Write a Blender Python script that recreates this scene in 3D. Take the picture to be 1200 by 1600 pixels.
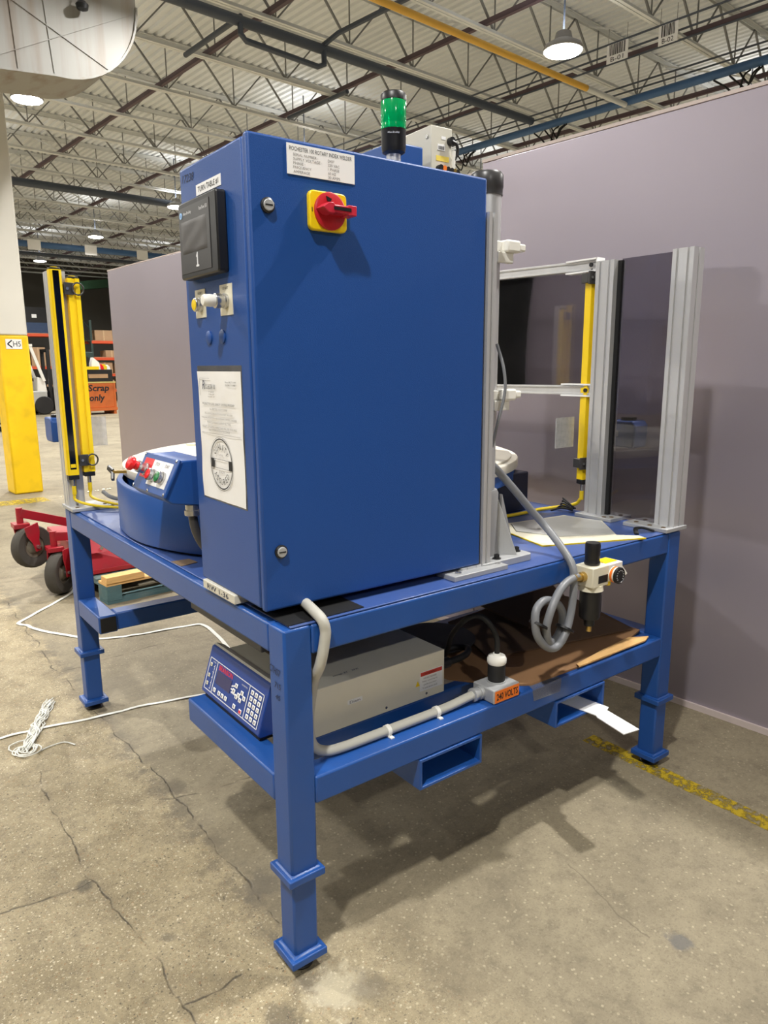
import bpy, bmesh, math, random
from mathutils import Vector, Matrix, Quaternion
from math import sin, cos, pi, radians, atan2, hypot

random.seed(7)
for o in list(bpy.data.objects):
    bpy.data.objects.remove(o)
SC = bpy.context.scene
COL = SC.collection

# ------------------------------------------------------------------ camera
CAMP = Vector((-0.77676, -1.40814, 1.54121))
YAW, PITCH, ROLL = 0.919714, -0.199702, -0.0065978
_f = Vector((cos(PITCH)*cos(YAW), cos(PITCH)*sin(YAW), sin(PITCH)))
_r = Vector((sin(YAW), -cos(YAW), 0))
_u = _r.cross(_f)
_r2 = _r*cos(ROLL) + _u*sin(ROLL)
_u2 = -_r*sin(ROLL) + _u*cos(ROLL)
cd = bpy.data.cameras.new('camera')
cd.sensor_fit = 'VERTICAL'; cd.sensor_height = 36.0; cd.sensor_width = 27.0
cd.lens = 1131.43*36.0/1600.0
cd.clip_start = 0.02; cd.clip_end = 200
cam = bpy.data.objects.new('camera', cd); COL.objects.link(cam)
cam.matrix_world = Matrix((( _r2.x, _u2.x, -_f.x, CAMP.x), (_r2.y, _u2.y, -_f.y, CAMP.y), (_r2.z, _u2.z, -_f.z, CAMP.z), (0, 0, 0, 1)))
SC.camera = cam

# ------------------------------------------------------------------ world + exposure
w = bpy.data.worlds.new('hall_air'); SC.world = w; w.use_nodes = True
w.node_tree.nodes['Background'].inputs[0].default_value = (1.0, 0.96, 0.9, 1)
w.node_tree.nodes['Background'].inputs[1].default_value = 0.02
SC.view_settings.view_transform = 'Standard'
SC.view_settings.look = 'None'
SC.view_settings.gamma = 1.0
SC.view_settings.exposure = 0.2
SC.view_settings.use_curve_mapping = False
LAMP_W = 205.0
LAMP_SPREAD = radians(165)
LAMP_COL = (1.0, 0.98, 0.94)

# building axes (the hall is turned 3.95 degrees against the bench)
ANG = radians(3.946)
UX = Vector((cos(ANG), sin(ANG), 0)); VX = Vector((-sin(ANG), cos(ANG), 0))
def UV(u, v, z=0.0): return UX*u + VX*v + Vector((0, 0, z))
MB_HALL = Matrix.Rotation(ANG, 4, 'Z')

# ------------------------------------------------------------------ helpers
def lin(c):
    return tuple(((x/255.0)/12.92 if x/255.0 <= 0.04045 else ((x/255.0+0.055)/1.055)**2.4) for x in c)

def mat(name, c, rough=0.5, metal=0.0, var=0.06, scale=12.0, bump=0.0, bscale=None, spec=0.5, stretch=None, dirt=None, dscale=3.0, damt=0.5, coat=0.0, dstretch=None):
    """plain painted/metal/plastic surface: colour with slight procedural variation, optional dirt patches and bump"""
    m = bpy.data.materials.new(name); m.use_nodes = True
    nt = m.node_tree; N = nt.nodes; L = nt.links
    b = N['Principled BSDF']
    b.inputs['Roughness'].default_value = rough; b.inputs['Metallic'].default_value = metal
    b.inputs['Specular IOR Level'].default_value = spec
    if coat: b.inputs['Coat Weight'].default_value = coat; b.inputs['Coat Roughness'].default_value = 0.1
    base = lin(c)
    tc = N.new('ShaderNodeTexCoord'); mp = N.new('ShaderNodeMapping')
    L.new(tc.outputs['Object'], mp.inputs[0])
    if stretch: mp.inputs['Scale'].default_value = stretch
    nz = N.new('ShaderNodeTexNoise'); nz.inputs['Scale'].default_value = scale; nz.inputs['Detail'].default_value = 4
    L.new(mp.outputs[0], nz.inputs['Vector'])
    rp = N.new('ShaderNodeMixRGB'); rp.inputs[1].default_value = (*[max(0, x*(1-var*2)) for x in base], 1)
    rp.inputs[2].default_value = (*[min(1, x*(1+var*2)) for x in base], 1)
    L.new(nz.outputs['Fac'], rp.inputs[0])
    out = rp.outputs[0]
    if dirt:
        n2 = N.new('ShaderNodeTexNoise'); n2.inputs['Scale'].default_value = dscale; n2.inputs['Detail'].default_value = 7
        if dstretch:
            m2 = N.new('ShaderNodeMapping'); m2.inputs['Scale'].default_value = dstretch; L.new(tc.outputs['Object'], m2.inputs[0]); L.new(m2.outputs[0], n2.inputs['Vector'])
        else: L.new(tc.outputs['Object'], n2.inputs['Vector'])
        cr = N.new('ShaderNodeMapRange'); cr.inputs[1].default_value = 0.5; cr.inputs[2].default_value = 0.75
        cr.inputs[4].default_value = damt
        L.new(n2.outputs['Fac'], cr.inputs[0])
        mx = N.new('ShaderNodeMixRGB'); mx.inputs[2].default_value = (*lin(dirt), 1)
        L.new(cr.outputs[0], mx.inputs[0]); L.new(out, mx.inputs[1]); out = mx.outputs[0]
    L.new(out, b.inputs['Base Color'])
    if bump:
        bn = N.new('ShaderNodeTexNoise'); bn.inputs['Scale'].default_value = bscale or scale*8; bn.inputs['Detail'].default_value = 3
        L.new(mp.outputs[0], bn.inputs['Vector'])
        bp = N.new('ShaderNodeBump'); bp.inputs['Strength'].default_value = bump; bp.inputs['Distance'].default_value = 0.002
        L.new(bn.outputs['Fac'], bp.inputs['Height']); L.new(bp.outputs[0], b.inputs['Normal'])
    return m

def glassy(name, tint, alpha, rough=0.03, dcol=0.12):
    """thin smoked sheet: mostly see-through, tinted, with a real reflection"""
    m = bpy.data.materials.new(name); m.use_nodes = True
    nt = m.node_tree; N = nt.nodes; L = nt.links
    N.remove(N['Principled BSDF']); out = N['Material Output']
    tr = N.new('ShaderNodeBsdfTransparent'); tr.inputs[0].default_value = (*tint, 1)
    gl = N.new('ShaderNodeBsdfGlossy'); gl.inputs['Roughness'].default_value = rough
    fr = N.new('ShaderNodeFresnel'); fr.inputs[0].default_value = 1.5
    mx = N.new('ShaderNodeMixShader'); L.new(fr.outputs[0], mx.inputs[0]); L.new(tr.outputs[0], mx.inputs[1]); L.new(gl.outputs[0], mx.inputs[2])
    nz = N.new('ShaderNodeTexNoise'); nz.inputs['Scale'].default_value = 6
    df = N.new('ShaderNodeBsdfDiffuse'); df.inputs[0].default_value = (dcol, dcol, dcol, 1)
    mr = N.new('ShaderNodeMapRange'); mr.inputs[3].default_value = alpha*0.6; mr.inputs[4].default_value = alpha*1.4
    L.new(nz.outputs[0], mr.inputs[0])
    m2 = N.new('ShaderNodeMixShader'); L.new(mr.outputs[0], m2.inputs[0]); L.new(mx.outputs[0], m2.inputs[1]); L.new(df.outputs[0], m2.inputs[2])
    L.new(m2.outputs[0], out.inputs[0])
    return m

def emis(name, c, s):
    m = bpy.data.materials.new(name); m.use_nodes = True
    b = m.node_tree.nodes['Principled BSDF']
    b.inputs['Base Color'].default_value = (*lin(c), 1)
    b.inputs['Emission Color'].default_value = (*lin(c), 1); b.inputs['Emission Strength'].default_value = s
    return m

class MB:
    def __init__(s): s.v = []; s.f = []; s.M = None
    def add(s, vs, fs, M=None):
        o = len(s.v)
        for p in vs:
            p = Vector(p)
            if M is not None: p = M @ p
            s.v.append(p)
        for f in fs: s.f.append(tuple(i+o for i in f))
        return s
    def box(s, x0, x1, y0, y1, z0, z1, M=None):
        if x0 > x1: x0, x1 = x1, x0
        if y0 > y1: y0, y1 = y1, y0
        if z0 > z1: z0, z1 = z1, z0
        return s.add([(x0,y0,z0),(x1,y0,z0),(x1,y1,z0),(x0,y1,z0),(x0,y0,z1),(x1,y0,z1),(x1,y1,z1),(x0,y1,z1)],
              [(3,2,1,0),(4,5,6,7),(0,1,5,4),(1,2,6,5),(2,3,7,6),(3,0,4,7)], M)
    def bar(s, p0, p1, a, b=None, up=(0, 0, 1)):
        """rectangular bar from p0 to p1, width a (sideways), height b (towards up)"""
        b = b or a
        p0 = Vector(p0); p1 = Vector(p1); d = (p1-p0); L = d.length; d.normalize()
        up = Vector(up)
        if abs(d.dot(up)) > 0.98: up = Vector((1, 0, 0)) if abs(d.x) < 0.9 else Vector((0, 1, 0))
        x = d.cross(up).normalized(); z = x.cross(d)
        M = Matrix(((x.x, d.x, z.x, p0.x), (x.y, d.y, z.y, p0.y), (x.z, d.z, z.z, p0.z), (0, 0, 0, 1)))
        return s.box(-a/2, a/2, 0, L, -b/2, b/2, M)
    def cyl(s, p0, p1, r0, r1=None, n=16, caps=True):
        r1 = r0 if r1 is None else r1
        p0 = Vector(p0); p1 = Vector(p1); d = (p1-p0).normalized()
        a = d.orthogonal().normalized(); b = d.cross(a)
        vs = []
        for k in range(n):
            t = 2*pi*k/n; e = a*cos(t)+b*sin(t)
            vs.append(p0+e*r0); vs.append(p1+e*r1)
        fs = [(2*k, 2*((k+1) % n), 2*((k+1) % n)+1, 2*k+1) for k in range(n)]
        if caps:
            fs.append(tuple(2*k for k in range(n))[::-1]); fs.append(tuple(2*k+1 for k in range(n)))
        return s.add(vs, fs)
    def tube(s, pts, r, n=8, sub=0, caps=True, closed=False, flat=1.0):
        pts = [Vector(p) for p in pts]
        if sub: pts = spline(pts, sub, closed)
        m = len(pts)
        T = []
        for i in range(m):
            if closed: d = pts[(i+1) % m]-pts[i-1]
            else: d = pts[min(i+1, m-1)]-pts[max(i-1, 0)]
            T.append(d.normalized())
        a = T[0].orthogonal().normalized()
        if flat != 1.0:
            a = (Vector((0,0,1)) - T[0]*T[0].z).normalized()
        vs = []
        for i in range(m):
            a = (a - T[i]*a.dot(T[i])).normalized(); b = T[i].cross(a)
            for k in range(n):
                t = 2*pi*k/n
                vs.append(pts[i]+a*(r*flat*cos(t))+b*(r*sin(t)))
        fs = []
        for i in range(m if closed else m-1):
            j = (i+1) % m
            for k in range(n):
                q = (k+1) % n
                fs.append((i*n+k, i*n+q, j*n+q, j*n+k))
        if caps and not closed:
            fs.append(tuple(range(n))[::-1]); fs.append(tuple((m-1)*n+k for k in range(n)))
        return s.add(vs, fs)
    def prism(s, poly, h0, h1, axis='z', M=None):
        """poly: 2D outline; axis z -> (x,y), x -> (y,z), y -> (x,z); extruded from h0 to h1"""
        n = len(poly)
        def P(p, h):
            return (p[0], p[1], h) if axis == 'z' else ((h, p[0], p[1]) if axis == 'x' else (p[0], h, p[1]))
        vs = [P(p, h0) for p in poly]+[P(p, h1) for p in poly]
        fs = [tuple(range(n))[::-1], tuple(range(n, 2*n))]+[(i, (i+1) % n, n+(i+1) % n, n+i) for i in range(n)]
        return s.add(vs, fs, M)
    def lathe(s, prof, c, axis=(0, 0, 1), n=24, caps=True):
        """prof: list of (radius, height along axis)"""
        d = Vector(axis).normalized(); c = Vector(c)
        a = d.orthogonal().normalized(); b = d.cross(a)
        vs = []
        for (r, h) in prof:
            for k in range(n):
                t = 2*pi*k/n; vs.append(c+d*h+(a*cos(t)+b*sin(t))*max(r, 1e-5))
        fs = []
        for i in range(len(prof)-1):
            for k in range(n):
                q = (k+1) % n
                fs.append((i*n+k, i*n+q, (i+1)*n+q, (i+1)*n+k))
        if caps: fs.append(tuple(range(n))[::-1]); fs.append(tuple((len(prof)-1)*n+k for k in range(n)))
        return s.add(vs, fs)
    def quad(s, a, b, c, d): return s.add([a, b, c, d], [(0, 1, 2, 3)])
    def build(s, name, m, parent=None, bevel=0, seg=2, smooth=True, local=False, ang=40):
        me = bpy.data.meshes.new(name)
        if parent is not None and not local:
            inv = WM(parent).inverted(); vs = [inv @ p for p in s.v]
        else: vs = s.v
        me.from_pydata([tuple(p) for p in vs], [], s.f)
        bm = bmesh.new(); bm.from_mesh(me); bmesh.ops.recalc_face_normals(bm, faces=bm.faces); bm.to_mesh(me); bm.free()
        o = bpy.data.objects.new(name, me); COL.objects.link(o)
        me.materials.append(m)
        if smooth:
            me.shade_smooth()
            me.set_sharp_from_angle(angle=radians(ang))
        if parent is not None: o.parent = parent
        if bevel:
            bv = o.modifiers.new('edge', 'BEVEL'); bv.width = bevel; bv.segments = seg; bv.limit_method = 'ANGLE'; bv.angle_limit = radians(50)
            bv.harden_normals = False
        return o

def spline(pts, sub, closed=False):
    out = []; n = len(pts)
    rng = n if closed else n-1
    for i in range(rng):
        p1 = pts[i]; p2 = pts[(i+1) % n]
        p0 = pts[i-1] if (i > 0 or closed) else p1*2-p2
        p3 = pts[(i+2) % n] if (i+2 < n or closed) else p2*2-p1
        for k in range(sub):
            t = k/sub
            out.append(0.5*((2*p1)+(p2-p0)*t+(2*p0-5*p1+4*p2-p3)*t*t+(-p0+3*p1-3*p2+p3)*t**3))
    if not closed: out.append(pts[-1])
    return out

_WM = {}
def WM(o):
    M = Matrix.LocRotScale(o.location, o.rotation_euler, o.scale)
    return WM(o.parent) @ M if o.parent else M

def tag(o, label=None, cat=None, group=None, kind=None):
    if label: o['label'] = label
    if cat: o['category'] = cat
    if group: o['group'] = group
    if kind: o['kind'] = kind
    return o
def thing(name, label, cat, loc=(0, 0, 0), rz=0.0, group=None):
    o = bpy.data.objects.new(name, None); COL.objects.link(o)
    o.empty_display_size = 0.05
    o.location = loc; o.rotation_euler = (0, 0, rz)
    return tag(o, label, cat, group)
def copy_tree(o, parent=None):
    c = o.copy(); COL.objects.link(c)
    if parent is not None: c.parent = parent
    for ch in list(o.children): copy_tree(ch, c)
    return c

def text(s, w, h, org, right, up, m, parent, name='lettering', local=False, align='C', shear=0.0, bold=0.0):
    """flat printed lettering: s fitted to width w and height h, org = centre (or left-bottom if align L)"""
    cu = bpy.data.curves.new('t', 'FONT'); cu.body = s; cu.resolution_u = 2; cu.shear = shear; cu.offset = bold
    ob = bpy.data.objects.new('t', cu); COL.objects.link(ob)
    bpy.context.view_layer.update()
    me = bpy.data.meshes.new_from_object(ob.evaluated_get(bpy.context.evaluated_depsgraph_get()))
    bpy.data.objects.remove(ob); bpy.data.curves.remove(cu)
    xs = [v.co.x for v in me.vertices]; ys = [v.co.y for v in me.vertices]
    x0, x1, y0, y1 = min(xs), max(xs), min(ys), max(ys)
    sx = w/(x1-x0); sy = h/(y1-y0)
    right = Vector(right).normalized(); up = Vector(up).normalized(); org = Vector(org)
    cx, cy = ((x0+x1)/2, (y0+y1)/2) if align == 'C' else (x0, y0)
    mb = MB()
    mb.v = [org+right*((v.co.x-cx)*sx)+up*((v.co.y-cy)*sy) for v in me.vertices]
    mb.f = [tuple(p.vertices) for p in me.polygons]
    bpy.data.meshes.remove(me)
    return mb.build(name, m, parent, smooth=False, local=local)

def tslot(x0, x1, y0, y1, nx=1, ny=1, sw=0.009, sd=0.007):
    """aluminium T-slot outline (x,y)"""
    P = []
    def side(a, b, n, inward):
        a = Vector(a); b = Vector(b); d = (b-a); L = d.length; d = d/L; inw = Vector(inward)
        P.append(tuple(a))
        for k in range(n):
            c = a+d*(L*(k+0.5)/n)
            for q in (c-d*sw/2, c-d*sw/2+inw*sd, c+d*sw/2+inw*sd, c+d*sw/2): P.append(tuple(q))
    side((x0, y0), (x1, y0), nx, (0, 1)); side((x1, y0), (x1, y1), ny, (-1, 0))
    side((x1, y1), (x0, y1), nx, (0, -1)); side((x0, y1), (x0, y0), ny, (1, 0))
    return P

# ------------------------------------------------------------------ materials
BLUE = mat('blue_enamel', (30, 77, 148), rough=0.36, var=0.05, scale=5, bump=0.12, bscale=320, dirt=(66, 82, 124), dscale=4.0, damt=0.3)
BLUET = mat('scuffed_blue_bench_top', (62, 88, 150), rough=0.33, var=0.08, scale=4, dirt=(112, 120, 150), dscale=5.0, damt=0.6)
BLUEC = mat('blue_cabinet_paint', (24, 72, 144), rough=0.42, var=0.025, scale=3, bump=0.25, bscale=420)
BLUED = mat('dark_blue_keypad_film', (26, 62, 138), rough=0.35, var=0.03)
NAVY = mat('navy_paint', (16, 24, 52), rough=0.4)
ALU = mat('anodised_aluminium', (205, 205, 206), rough=0.42, metal=0.55, var=0.05, scale=20, stretch=(1, 1, 0.05))
ALUP = mat('cast_aluminium', (176, 177, 178), rough=0.5, metal=0.35, var=0.05, scale=14, bump=0.1)
GREYP = mat('grey_cast_paint', (150, 150, 152), rough=0.55, var=0.04)
STEEL = mat('bright_steel', (190, 190, 190), rough=0.25, metal=0.9, var=0.05)
BRASS = mat('brass', (196, 164, 92), rough=0.3, metal=0.8)
BLACK = mat('black_plastic', (24, 24, 26), rough=0.4, var=0.1)
BLACKR = mat('black_rubber', (20, 20, 21), rough=0.6, var=0.15)
BLACKG = mat('black_window', (6, 6, 8), rough=0.12)
CHAR = mat('charcoal_film', (58, 57, 58), rough=0.35, var=0.06, scale=14)
BEIGE = mat('beige_enclosure_paint', (206, 202, 188), rough=0.5, var=0.03)
CHAS = mat('beige_power_supply_paint', (228, 223, 206), rough=0.55, var=0.03, bump=0.1)
WHITE = mat('white_plastic', (236, 234, 226), rough=0.45, var=0.03)
PAPER = mat('white_paper', (236, 235, 234), rough=0.6, var=0.02, scale=8, dirt=(222, 214, 194), dscale=7, damt=0.4)
LABELW = mat('white_engraved_plate', (240, 240, 240), rough=0.4, var=0.01)
INK = mat('black_ink', (28, 28, 30), rough=0.7, var=0.05)
INKG = mat('grey_ink', (128, 124, 122), rough=0.7, var=0.05)
INKB = mat('marker_ink', (28, 36, 66), rough=0.7, var=0.1)
PRINTW = mat('white_print', (225, 226, 230), rough=0.5, var=0.01)
PRINTR = mat('red_print', (216, 44, 62), rough=0.5, var=0.01)
YEL = mat('safety_yellow_aluminium', (244, 208, 16), rough=0.4, var=0.03)
YELC = mat('yellow_cable_jacket', (226, 196, 30), rough=0.45, var=0.05)
YELS = mat('yellow_switch_plate', (240, 206, 18), rough=0.35, var=0.02)
RED = mat('red_plastic', (186, 26, 40), rough=0.35, var=0.03)
REDB = mat('bright_red_button', (222, 28, 34), rough=0.3, var=0.02)
GREENB = mat('green_button', (10, 120, 62), rough=0.3, var=0.02)
REDP = mat('worn_red_paint', (164, 26, 42), rough=0.4, var=0.12, scale=9, dirt=(120, 60, 60), dscale=8, damt=0.5)
ORANGE = mat('orange_label', (240, 122, 34), rough=0.45, var=0.01)
ORANGEP = mat('orange_steel_paint', (196, 100, 40), rough=0.6, var=0.08, scale=3, dirt=(120, 60, 34), dscale=3, damt=0.6)
GREYH = mat('grey_hose', (122, 124, 128), rough=0.42, var=0.04)
GREYC = mat('grey_conduit', (186, 184, 174), rough=0.5, var=0.03)
CARD = mat('brown_cardboard', (150, 112, 76), rough=0.85, var=0.06, scale=6, dirt=(110, 80, 52), dscale=5, damt=0.4)
CARDD = mat('dark_brown_cardboard', (96, 74, 54), rough=0.85, var=0.07, scale=5)
WOOD = mat('pale_pine', (222, 176, 112), rough=0.7, var=0.12, scale=6, stretch=(1.5, 12, 12))
PALT = mat('teal_stained_wood', (78, 108, 112), rough=0.8, var=0.15, scale=8, stretch=(1, 6, 6), dirt=(120, 120, 110), dscale=6, damt=0.5)
TIRE = mat('dusty_tyre_rubber', (70, 66, 60), rough=0.85, var=0.15, scale=10)
CREAM = mat('cream_sheet', (222, 216, 194), rough=0.5, var=0.04, scale=5)
DIALW = mat('cream_dial_plate', (228, 222, 208), rough=0.5, var=0.03, scale=4, dirt=(196, 186, 164), dscale=6, damt=0.5)
STRAP = mat('white_strapping', (226, 226, 218), rough=0.5, var=0.05)
GREEN = bpy.data.materials.new('green_lens'); GREEN.use_nodes = True
_b = GREEN.node_tree.nodes['Principled BSDF']; _b.inputs['Base Color'].default_value = (0.0, 0.42, 0.12, 1); _b.inputs['Roughness'].default_value = 0.12
_b.inputs['Transmission Weight'].default_value = 0.25; _b.inputs['Subsurface Weight'].default_value = 0.0
DECK = mat('white_painted_steel_deck', (226, 230, 234), rough=0.7, var=0.03, scale=0.8, dirt=(200, 200, 196), dscale=0.4, damt=0.4)
JOIST = mat('white_painted_joist', (216, 219, 220), rough=0.6, var=0.06, scale=2)
WEB = mat('joist_web_paint', (128, 130, 132), rough=0.6, var=0.15, scale=2)
DKPIPE = mat('dark_sprinkler_pipe', (66, 74, 88), rough=0.5, var=0.08, scale=3)
BLPIPE = mat('blue_pipe_paint', (58, 96, 142), rough=0.45, var=0.08, scale=3)
YLPIPE = mat('ochre_pipe_paint', (224, 176, 74), rough=0.5, var=0.06, scale=3)
PURP = mat('primer_bridging', (88, 72, 80), rough=0.6, var=0.1, scale=3)
DUCT = mat('galvanised_duct', (146, 145, 141), rough=0.65, metal=0.0, var=0.04, scale=2, dirt=(112, 84, 58), dscale=3.0, damt=0.6, dstretch=(2.2, 1, 0.16))
COLW = mat('white_column_paint', (226, 223, 214), rough=0.5, var=0.03, scale=2)
COLY = mat('yellow_column_paint', (240, 198, 12), rough=0.45, var=0.04, scale=3, dirt=(120, 96, 30), dscale=5, damt=0.25)
BACKW = mat('grey_block_wall', (92, 90, 86), rough=0.85, var=0.06, scale=1)
ORRACK = mat('orange_rack_beam', (206, 80, 44), rough=0.5, var=0.05)
GRRACK = mat('green_rack_upright', (44, 62, 58), rough=0.5, var=0.05)
BOXC = mat('carton_board', (168, 136, 104), rough=0.85, var=0.08, scale=3)
FLW = mat('forklift_white_paint', (226, 224, 216), rough=0.45, var=0.05, scale=2)
FLG = mat('forklift_grey_paint', (168, 168, 164), rough=0.5, var=0.05, scale=2)
SMOKE = glassy('smoked_polycarbonate', (0.60, 0.58, 0.60), 0.06)
CLEAR = glassy('clear_acrylic', (0.9, 0.9, 0.92), 0.35, 0.06, 0.75)
FILM = glassy('clear_film', (0.9, 0.9, 0.92), 0.16, 0.12, 0.6)
LENS = emis('lamp_lens', (255, 250, 235), 40.0)

def panel_mat():
    m = mat('mauve_grey_laminate', (172, 164, 176), rough=0.42, metal=0.55, var=0.02, scale=2, bump=0.04, bscale=260, spec=0.6)
    return m
WALLP = panel_mat()
TRIMW = mat('pale_edge_trim', (206, 192, 188), rough=0.5, var=0.02)

def floor_mat():
    m = bpy.data.materials.new('worn_concrete'); m.use_nodes = True
    nt = m.node_tree; N = nt.nodes; L = nt.links; b = N['Principled BSDF']
    tc = N.new('ShaderNodeTexCoord'); P = tc.outputs['Object']
    def noise(sc, det=5, rough=0.6, vec=None, dist=0):
        n = N.new('ShaderNodeTexNoise'); n.inputs['Scale'].default_value = sc; n.inputs['Detail'].default_value = det
        n.inputs['Roughness'].default_value = rough; n.inputs['Distortion'].default_value = dist
        L.new(vec or P, n.inputs['Vector']); return n.outputs['Fac']
    def mth(op, a, b_=None, c=None, clamp=False):
        n = N.new('ShaderNodeMath'); n.operation = op; n.use_clamp = clamp
        for i, x in enumerate((a, b_, c)):
            if x is None: continue
            if isinstance(x, (int, float)): n.inputs[i].default_value = x
            else: L.new(x, n.inputs[i])
        return n.outputs[0]
    def rng(x, a, b_, c=0.0, d=1.0):
        n = N.new('ShaderNodeMapRange'); n.interpolation_type = 'SMOOTHSTEP'
        n.inputs[1].default_value = a; n.inputs[2].default_value = b_; n.inputs[3].default_value = c; n.inputs[4].default_value = d
        L.new(x, n.inputs[0]); return n.outputs[0]
    def mix(f, a, b_, mode='MIX'):
        n = N.new('ShaderNodeMixRGB'); n.blend_type = mode
        for i, x in enumerate((f, a, b_)):
            if isinstance(x, tuple): n.inputs[i].default_value = (*x, 1)
            elif isinstance(x, (int, float)): n.inputs[i].default_value = x
            else: L.new(x, n.inputs[i])
        return n.outputs[0]
    # warped position for cracks
    wn = N.new('ShaderNodeTexNoise'); wn.inputs['Scale'].default_value = 5; wn.inputs['Detail'].default_value = 6
    L.new(P, wn.inputs['Vector'])
    sb = N.new('ShaderNodeVectorMath'); sb.operation = 'SUBTRACT'; sb.inputs[1].default_value = (0.5, 0.5, 0.5); L.new(wn.outputs['Color'], sb.inputs[0])
    scl = N.new('ShaderNodeVectorMath'); scl.operation = 'SCALE'; scl.inputs['Scale'].default_value = 0.10; L.new(sb.outputs[0], scl.inputs[0])
    ad = N.new('ShaderNodeVectorMath'); ad.operation = 'ADD'; L.new(P, ad.inputs[0]); L.new(scl.outputs[0], ad.inputs[1])
    sx = N.new('ShaderNodeSeparateXYZ'); L.new(ad.outputs[0], sx.inputs[0]); wx, wy = sx.outputs[0], sx.outputs[1]
    def seg(x0, y0, x1, y1):
        dx, dy = x1-x0, y1-y0; l2 = dx*dx+dy*dy
        t = mth('ADD', mth('MULTIPLY', mth('SUBTRACT', wx, x0), dx/l2), mth('MULTIPLY', mth('SUBTRACT', wy, y0), dy/l2), clamp=True)
        ex = mth('SUBTRACT', mth('SUBTRACT', wx, x0), mth('MULTIPLY', t, dx))
        ey = mth('SUBTRACT', mth('SUBTRACT', wy, y0), mth('MULTIPLY', t, dy))
        return mth('SQRT', mth('ADD', mth('MULTIPLY', ex, ex), mth('MULTIPLY', ey, ey)))
    big = noise(0.9, 6, 0.6); mid = noise(4.5, 6, 0.65); fin = noise(40, 4, 0.7)
    smooth_c = mix(rng(big, 0.3, 0.7), lin((126, 116, 95)), lin((156, 145, 120)))
    smooth_c = mix(rng(mid, 0.45, 0.75, 0, 0.55), smooth_c, lin((104, 95, 79)))
    # exposed aggregate west of the slab joint
    rough_c = mix(rng(mid, 0.3, 0.7), lin((171, 157, 126)), lin((141, 128, 100)))
    vo = N.new('ShaderNodeTexVoronoi'); vo.inputs['Scale'].default_value = 120; L.new(ad.outputs[0], vo.inputs['Vector'])
    vs = N.new('ShaderNodeSeparateXYZ'); L.new(vo.outputs['Color'], vs.inputs[0])
    stone = mth('MULTIPLY', mth('LESS_THAN', vo.outputs['Distance'], 0.36), 1.0)
    dark = mth('MULTIPLY', stone, mth('GREATER_THAN', vs.outputs[0], 0.9))
    lite = mth('MULTIPLY', stone, mth('LESS_THAN', vs.outputs[0], 0.13))
    brn = mth('MULTIPLY', stone, mth('LESS_THAN', vs.outputs[1], 0.12))
    rough_c = mix(mth('MULTIPLY', dark, 0.7), rough_c, lin((74, 68, 58)))
    rough_c = mix(mth('MULTIPLY', lite, 0.75), rough_c, lin((222, 210, 182)))
    rough_c = mix(mth('MULTIPLY', brn, 0.5), rough_c, lin((150, 112, 74)))
    vq = N.new('ShaderNodeTexVoronoi'); vq.inputs['Scale'].default_value = 230; L.new(P, vq.inputs['Vector'])
    vqs = N.new('ShaderNodeSeparateXYZ'); L.new(vq.outputs['Color'], vqs.inputs[0])
    st2 = mth('LESS_THAN', vq.outputs['Distance'], 0.4)
    rough_c = mix(mth('MULTIPLY', mth('MULTIPLY', st2, mth('GREATER_THAN', vqs.outputs[0], 0.8)), 0.45), rough_c, lin((84, 76, 62)))
    rough_c = mix(mth('MULTIPLY', mth('MULTIPLY', st2, mth('LESS_THAN', vqs.outputs[0], 0.2)), 0.5), rough_c, lin((206, 194, 166)))
    zone = rng(mth('ADD', wx, mth('MULTIPLY', mth('SUBTRACT', mid, 0.5), 0.10)), 0.02, 0.075)       # 0 west / 1 east
    zone = mth('MULTIPLY', zone, 1.0)
    nearf = rng(wy, 0.12, -0.05)                                                    # rough patch also in front of the near leg
    east_rough = mth('MULTIPLY', nearf, rng(wx, 0.55, 0.05))
    zone2 = mth('SUBTRACT', zone, mth('MULTIPLY', east_rough, 0.85), clamp=True)
    col = mix(zone2, rough_c, smooth_c)
    # small pale specks everywhere
    sp = N.new('ShaderNodeTexVoronoi'); sp.inputs['Scale'].default_value = 60; L.new(P, sp.inputs['Vector'])
    ss = N.new('ShaderNodeSeparateXYZ'); L.new(sp.outputs['Color'], ss.inputs[0])
    spk = mth('MULTIPLY', mth('LESS_THAN', sp.outputs['Distance'], 0.22), mth('GREATER_THAN', ss.outputs[2], 0.86))
    col = mix(mth('MULTIPLY', spk, 0.35), col, lin((214, 200, 170)))
    col = mix(rng(fin, 0.45, 0.8, 0, 0.45), col, lin((96, 87, 71)))
    col = mix(rng(noise(13, 9, 0.8), 0.48, 0.66, 0, 0.42), col, lin((98, 89, 73)))
    col = mix(rng(noise(150, 3, 0.7), 0.5, 0.75, 0, 0.5), col, lin((92, 84, 68)))
    col = mix(rng(noise(90, 4, 0.7, None, 0.4), 0.55, 0.75, 0, 0.4), col, lin((190, 178, 150)))
    # worn edge + stains along the joint
    j = seg(0.03, -3, 0.03, 9)
    edge = mth('MULTIPLY', rng(j, 0.10, 0.0), rng(noise(9, 6, 0.7), 0.42, 0.62))
    col = mix(mth('MULTIPLY', edge, 0.6), col, lin((96, 90, 80)))
    cr = None
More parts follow.
